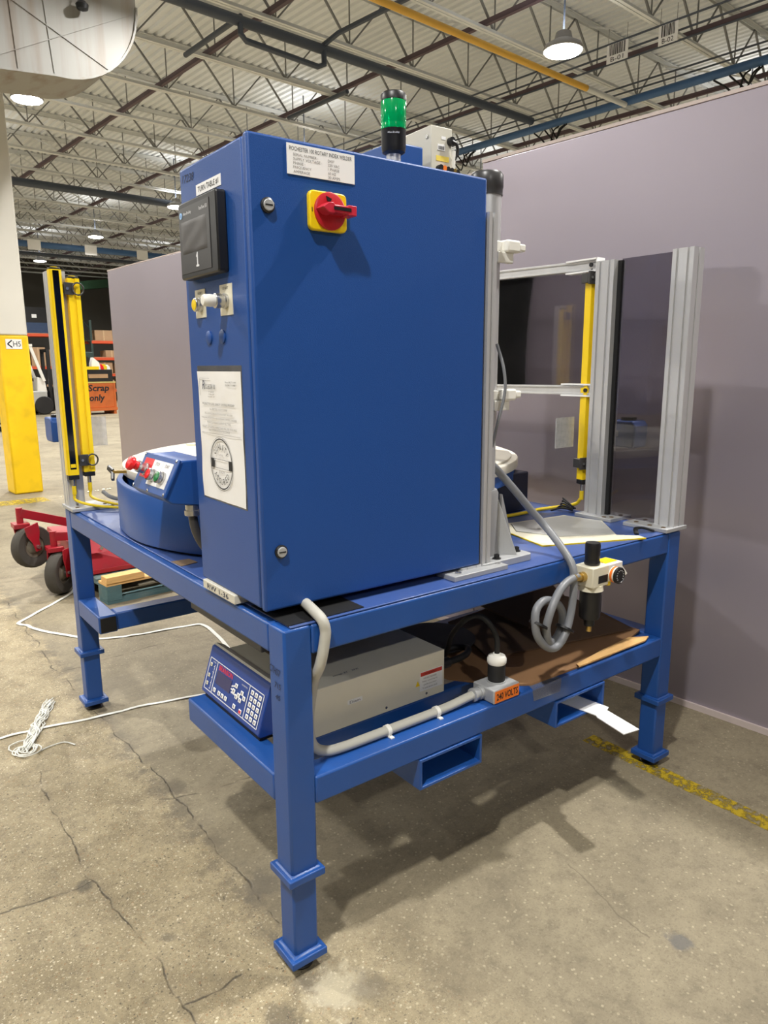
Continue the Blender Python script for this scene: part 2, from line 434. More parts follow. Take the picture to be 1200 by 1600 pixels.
    for s_ in ((0.03, 3.9, 0.0, 2.5), (0.0, 2.5, 0.06, 1.2), (0.06, 1.2, 0.06, 0.18), (-0.31, 1.45, -0.32, 1.0), (-0.32, 1.0, -0.30, 0.69), (-0.30, 0.69, -0.275, 0.42), (-0.275, 0.42, -0.26, 0.1),
               (-0.26, 0.1, -0.2, -0.3), (-0.30, 0.69, -0.60, 0.71), (-0.26, 0.1, -0.10, 0.085), (-0.03, 2.39, 0.8, 2.47), (0.8, 2.47, 6, 2.9), (0.01, 0.97, 0.34, 0.9), (-2, 4.6, 0.33, 4.31), (0.33, 4.31, 4, 4.1), (-0.16, 1.585, -0.07, 1.56)):
        d = seg(*s_); cr = d if cr is None else mth('MINIMUM', cr, d)
    cw = mth('ADD', 0.0012, mth('MULTIPLY', noise(14, 3), 0.006))
    crack = mth('MULTIPLY', mth('SUBTRACT', 1.0, mth('DIVIDE', cr, cw), clamp=True), rng(noise(7, 4), 0.40, 0.58))
    halo = mth('MULTIPLY', rng(cr, 0.035, 0.0), rng(mid, 0.35, 0.65))
    col = mix(mth('MULTIPLY', halo, 0.35), col, lin((118, 106, 86)))
    col = mix(mth('MULTIPLY', crack, 0.9), col, lin((62, 56, 48)))
    fine = seg(0.90, -0.157, 0.817, -0.484)
    col = mix(mth('MULTIPLY', mth('SUBTRACT', 1.0, mth('DIVIDE', fine, 0.004), clamp=True), 0.6), col, lin((90, 80, 66)))
    # blotches: (x, y, r, colour, amount)
    for (x, y, r, c, a) in ((0.874, -0.534, 0.045, (92, 92, 94), 0.8), (0.075, -0.10, 0.10, (206, 196, 170), 0.6), (-0.09, -0.09, 0.07, (74, 68, 58), 0.7),
                            (0.075, 1.02, 0.06, (84, 76, 64), 0.7), (0.09, 0.36, 0.08, (92, 86, 78), 0.6), (0.14, -0.15, 0.07, (96, 88, 76), 0.6), (0.35, -0.25, 0.12, (110, 100, 82), 0.4),
                            (-0.33, 0.69, 0.03, (70, 66, 58), 0.7), (-0.22, 0.33, 0.03, (70, 66, 58), 0.6), (0.42, 1.5, 0.14, (112, 104, 90), 0.5), (0.15, 2.05, 0.22, (128, 118, 100), 0.5), (0.7, 3.2, 0.35, (110, 102, 88), 0.5)):
        d = mth('SQRT', mth('ADD', mth('POWER', mth('SUBTRACT', wx, x), 2), mth('POWER', mth('SUBTRACT', wy, y), 2)))
        d = mth('ADD', d, mth('MULTIPLY', mth('SUBTRACT', noise(14, 8, 0.75), 0.5), r*2.6))
        col = mix(mth('MULTIPLY', rng(d, r, r*0.35), a*0.85), col, lin(c))
    L.new(col, b.inputs['Base Color'])
    rg = mth('ADD', 0.55, mth('MULTIPLY', mid, 0.25)); L.new(rg, b.inputs['Roughness'])
    hgt = mth('SUBTRACT', mth('ADD', mth('MULTIPLY', fin, 0.4), mth('MULTIPLY', vo.outputs['Distance'], mth('MULTIPLY', mth('SUBTRACT', 1.0, zone2), 0.5))), mth('MULTIPLY', crack, 2.5))
    bp = N.new('ShaderNodeBump'); bp.inputs['Strength'].default_value = 0.5; bp.inputs['Distance'].default_value = 0.003
    L.new(hgt, bp.inputs['Height']); L.new(bp.outputs[0], b.inputs['Normal'])
    return m
FLOOR = floor_mat()

def worn_paint(name, c, keep=0.5):
    m = bpy.data.materials.new(name); m.use_nodes = True
    nt = m.node_tree; N = nt.nodes; L = nt.links; b = N['Principled BSDF']
    b.inputs['Base Color'].default_value = (*lin(c), 1); b.inputs['Roughness'].default_value = 0.6
    tc = N.new('ShaderNodeTexCoord'); n = N.new('ShaderNodeTexNoise'); n.inputs['Scale'].default_value = 22; n.inputs['Detail'].default_value = 8; n.inputs['Roughness'].default_value = 0.75
    L.new(tc.outputs['Object'], n.inputs['Vector'])
    r = N.new('ShaderNodeMapRange'); r.inputs[1].default_value = keep-0.06; r.inputs[2].default_value = keep+0.06; L.new(n.outputs['Fac'], r.inputs[0])
    L.new(r.outputs[0], b.inputs['Alpha'])
    return m
YLINE = worn_paint('worn_yellow_floor_paint', (196, 168, 34), 0.49)

# ------------------------------------------------------------------ hall: lamps first
lamp_proto = None
def lamp_at(u, v, z=5.6, wire_top=6.0):
    global lamp_proto
    if lamp_proto is None:
        t = thing('high_bay_lamp', 'round white high-bay lamp hanging on a rod below the joists', 'lamp', UV(u, v, z), 0, 'high-bay lamps under the roof')
        c = Vector(t.location)
        MB().lathe([(0.05, 0.22), (0.09, 0.2), (0.11, 0.12), (0.22, 0.06), (0.24, 0.02), (0.235, 0.0)], c, n=20).build('lamp_housing', GREYP, t)
        MB().lathe([(0.215, 0.004), (0.215, -0.012), (0.15, -0.03), (0.0, -0.034)], c, n=20).build('lens', LENS, t)
        MB().cyl(c+Vector((0, 0, 0.2)), c+Vector((0, 0, 1.19)), 0.012, n=6).build('hanger', DKPIPE, t)
        ld = bpy.data.lights.new('bulb', 'AREA'); ld.shape = 'DISK'; ld.size = 0.22; ld.energy = LAMP_W; ld.color = LAMP_COL; ld.spread = LAMP_SPREAD
        lo = bpy.data.objects.new('bulb', ld); COL.objects.link(lo); lo.parent = t; lo.location = (0, 0, -0.045)
        l2 = bpy.data.lights.new('ceiling_fill', 'AREA'); l2.shape = 'DISK'; l2.size = 0.4; l2.energy = LAMP_W*0.05; l2.color = LAMP_COL  # added fill: shines upward from each lamp to brighten the roof deck
        o2 = bpy.data.objects.new('ceiling_fill', l2); COL.objects.link(o2); o2.parent = t; o2.location = (0, 0, 0.235); o2.rotation_euler = (pi, 0, 0)
        lamp_proto = t
        return t
    t = copy_tree(lamp_proto); t.location = UV(u, v, z)
    return t
for iu, u in enumerate((-12.6, -7.35, -2.1, 3.14, 8.3, 13.6)):
    for iv, v in enumerate((-7.2, -1.1, 5.02, 11.45, 17.2, 22.9, 29.6)):
        if (iv == 0 and iu != 2) or iu == 0 or (iu == 1 and iv < 2) or (iu == 3 and iv in (5, 6)): continue
        vv = {(2, 1): -1.34, (3, 1): -0.85}.get((iu, iv), v)
        uu = {(4, 2): 7.93, (3, 3): 3.08, (4, 6): 8.59}.get((iu, iv), u)
        zz = 5.6
        if (iu, iv) == (4, 2): uu, vv, zz = 7.06, 4.40, 5.2
        lt_ = lamp_at(uu, vv, zz)
        nm = {(4, 2): 'bright high-bay lamp hanging above the right partition near the aisle signs', (3, 3): 'high-bay lamp hanging just below the white duct beside the column',
              (4, 5): 'small distant high-bay lamp over the rear left light curtain', (4, 6): 'most distant high-bay lamp, low above the far blue pipe'}.get((iu, iv))
        if nm: lt_['label'] = nm

# ------------------------------------------------------------------ hall shell
def hallbox(mb, u0, u1, v0, v1, z0, z1): return mb.box(u0, u1, v0, v1, z0, z1, MB_HALL)
tag(MB().box(-22, 26, -18, 42, -0.2, 0.0).build('floor', FLOOR, smooth=False), kind='structure')
ZB, ZT = 6.0, 6.7
# corrugated deck: ribs run along v
prof = []
u = -14.0
while u < 24:
    prof += [(u, 6.82), (u+0.05, 6.82), (u+0.065, 6.78), (u+0.135, 6.78)]
    u += 0.15
mbd = MB()
vs = []; fs = []
for (uu, zz) in prof:
    vs.append(UV(uu, -10, zz)); vs.append(UV(uu, 39, zz))
for i in range(len(prof)-1): fs.append((2*i, 2*i+1, 2*i+3, 2*i+2))
mbd.add(vs, fs)
ceil = tag(mbd.build('ceiling', DECK, smooth=False), kind='structure')
tag(hallbox(MB(), -22, 26, 38.2, 38.5, 0, 7.2).build('wall_back', BACKW, smooth=False), kind='structure')
# one joist, copied
def make_joist(v):
    b = MB()
    for dv in (-0.028, 0.028):
        hallbox(b, -13, 23, v+dv-0.022, v+dv+0.022, ZB-0.008, ZB)
        hallbox(b, -13, 23, v+dv-0.003*(1 if dv > 0 else -1)-0.003, v+dv-0.003*(1 if dv > 0 else -1)+0.003, ZB, ZB+0.045)
        hallbox(b, -13, 23, v+dv-0.025, v+dv+0.025, ZT+0.06, ZT+0.072)
        hallbox(b, -13, 23, v+dv-0.003, v+dv+0.003, ZT+0.0, ZT+0.06)
    j = b.build('joist', JOIST, ceil, smooth=False)
    wb = MB()
    L = 1.25; n = int(36/L)
    for k in range(n):
        a = -13+k*L
        wb.bar(UV(a, v, ZT+0.02), UV(a+L/2, v, ZB+0.03), 0.026, 0.026)
        wb.bar(UV(a+L/2, v, ZB+0.03), UV(a+L, v, ZT+0.02), 0.020, 0.020)
        wb.bar(UV(a+L/2, v, ZB+0.03), UV(a+L/2, v, ZT+0.02), 0.016, 0.016)
    wb.build('web', WEB, j, smooth=False)
    return j
J0 = 7.59-1.63*9
j0 = make_joist(J0)
for k in range(1, 28):
    c = copy_tree(j0, ceil); c.location = VX*(1.63*k)
# bridging angles along v, under the top and bottom chords
for uu in (5.0, 7.4, 9.85, 12.2):
    b = MB(); hallbox(b, uu-0.03, uu+0.03, -9, 38, ZB+0.045, ZB+0.055); hallbox(b, uu-0.03, uu-0.024, -9, 38, ZB+0.05, ZB+0.11)
    b.build('bridging', PURP, ceil, smooth=False)
    b = MB(); 
    for k in range(0, 28):
        v0 = J0+1.63*k
        b.bar(UV(uu, v0, ZB+0.06), UV(uu, v0+1.63, ZT), 0.022, 0.022)
    b.build('bridging_brace', JOIST, ceil, smooth=False)

# pipes
def pipe(name, pts, r, m, label, cat='pipe'):
    return tag(MB().tube(pts, r, n=12).build(name, m), label, cat)
pipe('blue_pipe', [UV(10.0, v, 5.5) for v in (-4, 0, 4, 8, 12, 16, 20)], 0.06, BLPIPE, 'long blue pipe running level below the joists above the right partition')
pipe('gas_pipe', [UV(u, 5.3, 5.44+0.0*u) for u in (-6, 0, 4, 7, 8.9)], 0.042, YLPIPE, 'ochre yellow pipe running under the roof beside the bright lamp')
pipe('white_pipe', [UV(u, 5.3, 5.44) for u in (8.905, 9.5, 9.94)], 0.040, JOIST, 'white continuation of the ochre pipe at the right')
sm = tag(MB().tube([UV(u, 7.08, 5.62) for u in (-6, 0, 4, 8, 9.94)], 0.062, n=12).build('sprinkler_main', DKPIPE), 'thick dark blue-grey pipe crossing the whole roof above the cabinet', 'pipe')
lp = MB().tube([UV(4.25, 7.05, 5.58), UV(4.25, 7.05, 5.47), UV(4.32, 7.05, 5.41), UV(5.4, 7.05, 5.38), UV(5.5, 7.05, 5.43), UV(5.5, 7.05, 5.6)], 0.036, n=8)
lp.build('drop_loop', DKPIPE, sm)
b = MB().tube([UV(5.5, 7.08, 5.66), UV(5.55, 6.8, 5.74), UV(5.75, 4, 5.78), UV(5.8, 2, 5.78)], 0.032, n=8); b.build('branch', DKPIPE, sm)
pipe('branch_pipe', [UV(7.25, v, 5.93) for v in (8.75, 9.6, 10.45)], 0.036, DKPIPE, 'short dark pipe under the roof just left of the green beacon')
pipe('branch_pipe', [UV(4.6, v, 5.93) for v in (7.6, 8.4, 9.15)], 0.036, DKPIPE, 'short dark pipe under the roof above the cabinet left corner')
pipe('far_main', [UV(u, 17.6, 5.75) for u in (-2, 4, 10, 16)], 0.09, DKPIPE, 'dark pipe crossing the roof left of the cabinet top')
pipe('far_blue_pipe', [UV(u, 24.6, 5.45) for u in (3, 8, 12)], 0.10, BLPIPE, 'far blue pipe beneath the roof left of the partition')
pipe('far_blue_branch', [UV(12, v, 5.45) for v in (24.5, 18, 12)], 0.08, BLPIPE, 'far blue branch pipe sloping towards the cabinet edge')
pipe('middle_main', [UV(u, 28.5, 5.7) for u in (-2, 4, 10, 16)], 0.07, DKPIPE, 'thin dark pipe low across the distant roof')
# thin electrical conduits above the partition
cb = []
for i, (uu, zz) in enumerate(((9.0, 5.95), (9.25, 5.92), (9.5, 5.9), (10.4, 5.88), (10.7, 5.9))):
    tag(MB().tube([UV(uu, -2, zz), UV(uu, 18, zz)], 0.014, n=6).build('electrical_conduit', DKPIPE), ('first','second','third','fourth','fifth')[i]+' thin electrical conduit from the left above the blue pipe', 'conduit', 'thin conduits near the blue pipe')
# hanging cable bundles at the blue pipe
for (v, s_) in ((6.4, 1), (8.4, 0.9), (3.3, 1.0)):
    mb = MB()
    for k in range(3):
        dv = 0.04*k*k
        mb.tube([UV(10.0, v+dv, 5.432), UV(9.92, v+dv+0.05, 5.35), UV(9.92, v+dv+0.12, 5.24-0.05*k), UV(9.95, v+dv+0.2+0.06*k, 5.3), UV(10, v+dv+0.3+0.1*k, 5.432)], 0.013, n=6, sub=4)
    tag(mb.build('cable_bundle', BLACKR), {6.4: 'black cable bundle drooping from the blue pipe near its middle', 8.4: 'black cable bundle at the left end of the blue pipe', 3.3: 'black cable bundle drooping from the blue pipe at the far right'}[v], 'cable')
# aisle signs
def aisle_sign(v, txt, w_, label):
    t = thing('aisle_sign', label, 'sign', UV(9.0, v, 5.83), ANG, 'aisle signs under the roof')
    MB().box(-0.004, 0.004, -w_/2, w_/2, -0.13, 0.13).build('sign_board', LABELW, t, local=True)
    random.seed(int(v*100)); mb = MB(); y = w_/2-0.04
    while y > -w_/2+0.04:
        bw = random.choice((0.006, 0.01, 0.016)); mb.box(-0.0062, -0.005, y-bw, y, -0.035, 0.105); y -= bw+random.choice((0.006, 0.01))
    mb.build('barcode', INK, t, local=True)
    text(txt, w_*0.6, 0.06, (-0.006, 0, -0.085), (0, -1, 0), (0, 0, 1), INK, t, local=True)
    for s_ in (-1, 1): MB().cyl((0, s_*(w_/2-0.02), 0.12), (0, s_*(w_/2-0.02), 0.32), 0.004, n=5).build('hook', WEB, t, local=True)
aisle_sign(4.89, 'B-01', 0.33, 'white barcode sign reading B-01 under the roof')
aisle_sign(4.14, 'B-02', 0.27, 'white barcode sign reading B-02 under the roof')
for i, uu in enumerate((6.9, 8.7, 10.5)):
    t = MB().box(-0.2, 0.2, -0.005, 0.005, -0.16, 0.16, Matrix.Translation(UV(uu, 24.49, 5.42)) @ MB_HALL)
    tag(t.build('hanging_placard', LABELW), ('left','middle','right')[i]+' one of three distant white placards on the far blue pipe', 'sign', 'distant placards at the far blue pipe')

# duct, upper left
dt = thing('roof_duct', 'large rust-streaked white sheet-metal duct with rounded end at upper left', 'duct', UV(1.2, 6.6, 4.2), ANG)
outl = [(-3.0, 4.10), (0.6, 4.13), (1.28, 4.18), (1.75, 4.23)]
for k in range(1, 13):
    a = -pi/2+pi/2*k/12; outl.append((1.80+0.80*cos(a), 5.03+0.80*sin(a)))
outl += [(2.60, 7.0), (-3.0, 7.0)]
mb = MB(); mb.prism([(p[0], p[1]) for p in outl], 6.3, 7.0, 'y', MB_HALL)
mb.build('duct_body', DUCT, dt, ang=30)
mb = MB()
for (a, b_) in (((1.08, 4.185), (2.57, 4.97)), ((0.6, 5.15), (2.28, 4.40)), ((1.70, 5.0), (1.76, 4.24)), ((1.40, 5.0), (1.44, 4.21))):
    mb.bar(UV(a[0], 6.297, a[1]+0.0), UV(b_[0], 6.297, b_[1]), 0.006, 0.010, up=VX)
mb.build('cross_break', DUCT, dt)
mb = MB().tube([UV(2.03, 6.22, 5.35), UV(2.03, 6.22, 4.9)], 0.006, n=6); mb.lathe([(0.0, -0.04), (0.05, -0.02), (0.06, 0.02), (0.03, 0.05)], UV(2.04, 6.22, 4.86), n=12); mb.bar(UV(2.03,6.3,5.3),UV(2.03,6.2,5.3),0.02)
mb.build('sensor', BLACK, dt)
mb = MB()
for k in range(len(outl)-3):
    mb.bar(UV(outl[k][0], 6.29, outl[k][1]), UV(outl[k+1][0], 6.29, outl[k+1][1]), 0.03, 0.02)
mb.build('flange', DUCT, dt)
for (x, wd, z0) in ((1.42, 0.035, 4.22), (1.60, 0.05, 4.24), (1.86, 0.03, 4.30), (1.95, 0.05, 4.26)):
    pass

# building column with painted base
cl = thing('building_column', 'square steel column, white above and yellow below, at the left edge', 'column', UV(1.69, 8.46), ANG)
def colbox(z0, z1, m, name, r=0.165): return MB().box(-r, r, -0.165, 0.165, z0, z1).build(name, m, cl, local=True, bevel=0.02)
colbox(1.925, 6.0, COLW, 'upper_shaft'); colbox(0.0, 1.925, COLY, 'yellow_base', 0.168)
MB().box(-0.095, 0.085, -0.172, -0.166, 1.765, 1.88).build('sign_plate', LABELW, cl, local=True)
text('H5', 0.085, 0.062, (0.03, -0.1735, 1.823), (1, 0, 0), (0, 0, 1), INK, cl, local=True)
mb = MB(); mb.bar((-0.025, -0.1735, 1.865), (-0.075, -0.1735, 1.823), 0.002, 0.014, up=(0.6, 0, 0.7)); mb.bar((-0.025, -0.1735, 1.781), (-0.075, -0.1735, 1.823), 0.002, 0.014, up=(0.6, 0, -0.7)); mb.build('arrow', INK, cl, local=True)

# partition
def wallpt(y, off=0.0): return Vector((2.204-0.0691*y+off, y, 0))
def partition(name, y0, y1, h, m, t=0.05):
    a = wallpt(y0); b_ = wallpt(y1); d = (b_-a).normalized(); n = Vector((d.y, -d.x, 0))
    if n.x < 0: n = -n
    mb = MB()
    q = [a, b_, b_+n*t, a+n*t]
    mb.add([(p.x, p.y, z) for z in (0.0, h) for p in q], [(3,2,1,0),(4,5,6,7),(0,1,5,4),(1,2,6,5),(2,3,7,6),(3,0,4,7)])
    o = mb.build(name, m, bevel=0.004)
    return tag(o, kind='structure')
partition('wall_right', -3.2, 1.50, 2.57, WALLP)
partition('wall_right_far', 1.503, 6.66, 2.525, WALLP)
def strip(name, y0, y1, z0, z1, m, o0=-0.006, o1=0.0):
    mb = MB(); mb.add([(wallpt(y, o).x, y, z) for z in (z0, z1) for (y, o) in ((y0, o0), (y1, o0), (y1, o1), (y0, o1))], [(3,2,1,0),(4,5,6,7),(0,1,5,4),(1,2,6,5),(2,3,7,6),(3,0,4,7)])
    return tag(mb.build(name, m, smooth=False), kind='structure')
strip('trim_1', -3.2, 1.5, 2.571, 2.585, TRIMW, -0.004, 0.05)
strip('trim_2', 1.503, 6.66, 2.526, 2.536, TRIMW, -0.004, 0.05)
strip('baseboard_right', -3.2, 6.66, 0.0, 0.028, TRIMW, -0.012, -0.001)
# floor lines
tag(MB().box(1.56, 1.635, -3.0, 0.30, 0.0, 0.0012).build('floor_line', YLINE, smooth=False), 'worn yellow paint line on the floor under the right leg', 'floor line')
tag(MB().box(-6, 1.5, 7.62, 7.95, 0.0, 0.0012, Matrix.Rotation(0.04, 4, 'Z')).build('floor_line', YLINE, smooth=False), 'worn yellow paint line on the floor in front of the yellow column', 'floor line')

# ================================================================== bench frame
LX, LY, W4, ZTOP = 1.674, 1.923, 0.0762, 0.938
fr = thing('machine_bench', 'blue welded steel bench frame carrying the control cabinet and turntable', 'workbench', (LX/2, LY/2, 0))
def leg(x, y):
    l = MB().box(x, x+W4, y, y+W4, 0.287, ZTOP-0.0015).build('leg', BLUE, fr, bevel=0.006)
    e = 0.014
    MB().box(x-e, x+W4+e, y-e, y+W4+e, 0.2665, 0.287).build('collar', BLUE, l, bevel=0.003)
    for zz in (0.287, 0.0507):
        mb = MB(); o_ = [(x-.004, y-.004), (x+W4+.004, y-.004), (x+W4+.004, y+W4+.004), (x-.004, y+W4+.004)]; i_ = [(x+.002, y+.002), (x+W4-.002, y+.002), (x+W4-.002, y+W4-.002), (x+.002, y+W4-.002)]
        vs = [(*p, zz) for p in o_]+[(*p, zz+.0045) for p in i_]
        mb.add(vs, [(i, (i+1) % 4, 4+(i+1) % 4, 4+i) for i in range(4)]+[(4,5,6,7), (3,2,1,0)]); mb.build('weld_bead', BLUE, l)
    MB().box(x+0.003, x+W4-0.003, y+0.003, y+W4-0.003, 0.0507, 0.2665).build('lower_leg', BLUE, l, bevel=0.006)
    MB().box(x-e, x+W4+e, y-e, y+W4+e, 0.030, 0.0507).build('foot_plate', BLUE, l, bevel=0.003)
    mb = MB().lathe([(0.034, 0.0), (0.036, 0.006), (0.03, 0.012), (0.012, 0.014), (0.011, 0.031)], (x+W4/2, y+W4/2, 0.0), n=20)
    mb.build('levelling_foot', BLACK, l)
    return l
for (x, y) in ((0, 0), (LX-W4, 0), (0, LY-W4), (LX-W4, LY-W4)): leg(x, y)
HB = 0.077
def beam(name, x0, x1, y0, y1, z0, z1): return MB().box(x0, x1, y0, y1, z0, z1).build(name, BLUE, fr, bevel=0.006)
beam('top_beam', W4, LX-W4, 0.0008, W4, ZTOP-HB, ZTOP-0.002); beam('top_beam', W4, LX-W4, LY-W4, LY, ZTOP-HB, ZTOP-0.002)
beam('top_beam', 0.0008, W4, W4, LY-W4, ZTOP-HB, ZTOP-0.002); beam('top_beam', LX-W4, LX, W4, LY-W4, ZTOP-HB, ZTOP-0.002)
MB().box(0.022, LX-0.004, 0.004, LY-0.01, ZTOP-0.001, ZTOP+0.0035).build('top_plate', BLUET, fr, bevel=0.002)
beam('lower_rail', W4, LX-W4, 0.0, W4, 0.4612, 0.5362); beam('lower_rail', 0, W4, W4, 0.6205, 0.4612, 0.5362)
beam('lower_rail', LX-W4, LX, W4, 0.66, 0.4612, 0.5362)
beam('rail_stub', 0, W4, 1.545, LY-W4, 0.4612, 0.5362)
beam('cross_rail', W4, LX-W4, 1.56, 1.636, 0.4612, 0.5362)
beam('shelf_rail', W4, LX-W4, 0.60, 0.66, 0.4712, 0.5362); beam('shelf_rail', W4, LX-W4, 0.165, 0.205, 0.4712, 0.537)
MB().box(0.006, W4-0.006, 1.5415, 1.546, 0.467, 0.530).build('end_cap', BLACK, fr, bevel=0.004)
for (xa, xb) in ((0.414, 0.657), (0.995, 1.253)):
    za, zb = 0.368, 0.4605; t = 0.009
    mb = MB()
    q = [(xa, za), (xb, za), (xb, zb), (xa, zb)]; qi = [(xa+t, za+t), (xb-t, za+t), (xb-t, zb-t), (xa+t, zb-t)]
    y0, y1 = -0.004, 0.62
    vs = [(p[0], y, p[1]) for y in (y0, y1) for p in q]+[(p[0], y, p[1]) for y in (y0, y1) for p in qi]
    fs = [(i, (i+1) % 4, 4+(i+1) % 4, 4+i) for i in range(4)]+[(8+i, 8+(i+1) % 4, 12+(i+1) % 4, 12+i) for i in range(4)]
    fs += [(i, (i+1) % 4, 8+(i+1) % 4, 8+i) for i in range(4)]+[(4+i, 4+(i+1) % 4, 12+(i+1) % 4, 12+i) for i in range(4)]
    mb.add(vs, fs); mb.build('fork_pocket', BLUE, fr, bevel=0.002, smooth=False)
# handwriting on the near leg
text('C7H07', 0.052, 0.019, (-0.0012, 0.047, 0.826), (0, -1, -0.08), (0, -0.08, 1), INKB, fr, name='handwriting', shear=0.2)
text('715', 0.03, 0.015, (-0.0012, 0.035, 0.790), (0, -1, 0), (0, 0, 1), INKB, fr, name='handwriting', shear=0.2)
text('45', 0.024, 0.013, (-0.0012, 0.036, 0.760), (0, -1, 0), (0, 0, 1), INKB, fr, name='handwriting', shear=0.2)
# black gasket piece on near corner
MB().box(0.02, 0.24, 0.012, 0.20, ZTOP+0.0035, ZTOP+0.006).build('rubber_pad', BLACKR, fr)
# steel patch plate on the left
mb = MB().prism([(0.022, 0.745), (0.08, 0.74), (0.085, 0.685), (0.026, 0.672)], ZTOP+0.0035, ZTOP+0.005)
mb.build('steel_tag', mat('dull_bronze_tag', (140, 116, 88), rough=0.5, metal=0.3), fr)

# ================================================================== spacer block
sp = thing('spacer_block', 'short grey metal block with marker writing under the cabinet edge', 'block', (0.0, 0.32, ZTOP+0.0035))
MB().box(-0.008, 0.05, 0.235, 0.43, ZTOP+0.0035, 0.966).build('block_body', BEIGE, sp, bevel=0.002)
MB().box(0.30, 0.42, 0.30, 0.42, ZTOP+0.0035, 0.966).build('hidden_riser', BLACKR, sp)
text('RW 1-36', 0.13, 0.014, (-0.0088, 0.335, 0.954), (0, -1, 0), (0, 0, 1), INKB, sp, name='handwriting')

# ================================================================== control cabinet
CB = thing('control_cabinet', 'tall blue steel control cabinet with red and yellow rotary switch', 'cabinet', (-0.0040, 0.0732, 0.966), -0.0136)
CW, CDp, CH = 0.702, 0.3806, 1.0618
MB().box(0, CW, 0.027, CDp, 0.0, CH-0.004).build('cabinet_body', BLUEC, CB, local=True, bevel=0.006)
MB().box(0.004, CW-0.004, 0.021, 0.027, 0.004, CH-0.008).build('door_gasket', BLACKR, CB, local=True)
door = MB().box(-0.001, CW+0.001, 0.0, 0.021, -0.002, CH).build('cabinet_door', BLUEC, CB, local=True, bevel=0.006, seg=3)
def on_door(x, z): return (x, 0.0, z)
for (x, z) in ((0.042, 0.917), (0.045, 0.142)):
    mb = MB().lathe([(0.0165, 0.0), (0.0165, 0.005), (0.013, 0.007)], (x, 0, z), (0, -1, 0), 20); l = mb.build('door_lock', BLACK, CB, local=True, ang=20)
    MB().lathe([(0.0125, 0.006), (0.0125, 0.009), (0.011, 0.010)], (x, 0, z), (0, -1, 0), 20).build('lock_insert', ALUP, l, local=True, ang=20)
    MB().box(x-0.009, x+0.009, -0.0106, -0.0095, z-0.0015, z+0.0015).build('slot', BLACK, l, local=True)
# rating plate
rp = MB().box(0.094, 0.272, -0.0022, 0.0, 0.989, 1.052).build('rating_plate', LABELW, CB, local=True)
yy = -0.0027
text('ROCHESTER 100 ROTARY INDEX WELDER', 0.164, 0.0085, (0.100, yy, 1.0380), (1, 0, 0), (0, 0, 1), INK, rp, local=True, align='L')
for i, (a, b_, wa, wb) in enumerate((('SERIAL NUMBER :', 'D437', 0.064, 0.017), ('SUPPLY VOLTAGE :', '220 VAC', 0.074, 0.031), ('PHASE :', '1 PHASE', 0.03, 0.030), ('FREQUENCY', '60 HZ', 0.046, 0.021), ('AMPERAGE', '30 AMPS', 0.042, 0.032))):
    z = 1.0275-0.0087*i
    text(a, wa, 0.0058, (0.109, yy, z), (1, 0, 0), (0, 0, 1), INKG, rp, local=True, align='L')
    text(b_, wb, 0.0058, (0.199, yy, z-0.001), (1, 0, 0), (0, 0, 1), INKG, rp, local=True, align='L')
# rotary disconnect
sw = MB()
pl = []
x0, x1, z0, z1 = 0.141, 0.241, 0.876, 0.961
def rrect(x0, x1, z0, z1, r, n=4):
    o = []
    for (cx, cz, a0) in ((x1-r, z1-r, 0), (x0+r, z1-r, pi/2), (x0+r, z0+r, pi), (x1-r, z0+r, 1.5*pi)):
        for k in range(n+1): o.append((cx+r*cos(a0+pi/2*k/n), cz+r*sin(a0+pi/2*k/n)))
    return o
sw.prism(rrect(x0, x1, z0, z1, 0.012), -0.014, 0.0, 'y')
sw = sw.build('rotary_switch', YELS, CB, local=True, bevel=0.003)
cx, cz = 0.193, 0.919
MB().lathe([(0.041, 0.014), (0.041, 0.019), (0.037, 0.021), (0.0, 0.021)], (cx, 0, cz), (0, -1, 0), 36).build('switch_dial', RED, sw, local=True)
mb = MB().prism([(cx-0.040, cz+0.001), (cx-0.024, cz+0.012), (cx-0.012, cz+0.013), (cx-0.008, cz+0.008), (cx+0.026, cz+0.008), (cx+0.028, cz+0.011), (cx+0.050, cz+0.011), (cx+0.050, cz-0.011), (cx+0.028, cz-0.011), (cx+0.026, cz-0.008), (cx-0.008, cz-0.008), (cx-0.012, cz-0.011), (cx-0.024, cz-0.010)], -0.052, -0.018, 'y')
mb.build('switch_handle', mat('rose_red_plastic', (196, 40, 62), rough=0.35), sw, local=True, bevel=0.002)
MB().box(cx-0.012, cx+0.034, -0.0535, -0.050, cz-0.003, cz+0.004).build('padlock_slot', BLACK, sw, local=True)
MB().prism([(cx-0.013, cz+0.031), (cx+0.002, cz+0.026), (cx-0.002, cz+0.019), (cx-0.011, cz+0.021)], -0.0225, -0.0208, 'y').build('index_mark', BLACK, sw, local=True)
text('O', 0.007, 0.009, (cx, -0.0145, cz+0.0395+0.0), (1, 0, 0), (0, 0, 1), INK, sw, local=True)
text('I', 0.002, 0.009, (cx-0.0455, -0.0145, cz), (1, 0, 0), (0, 0, 1), INK, sw, local=True)
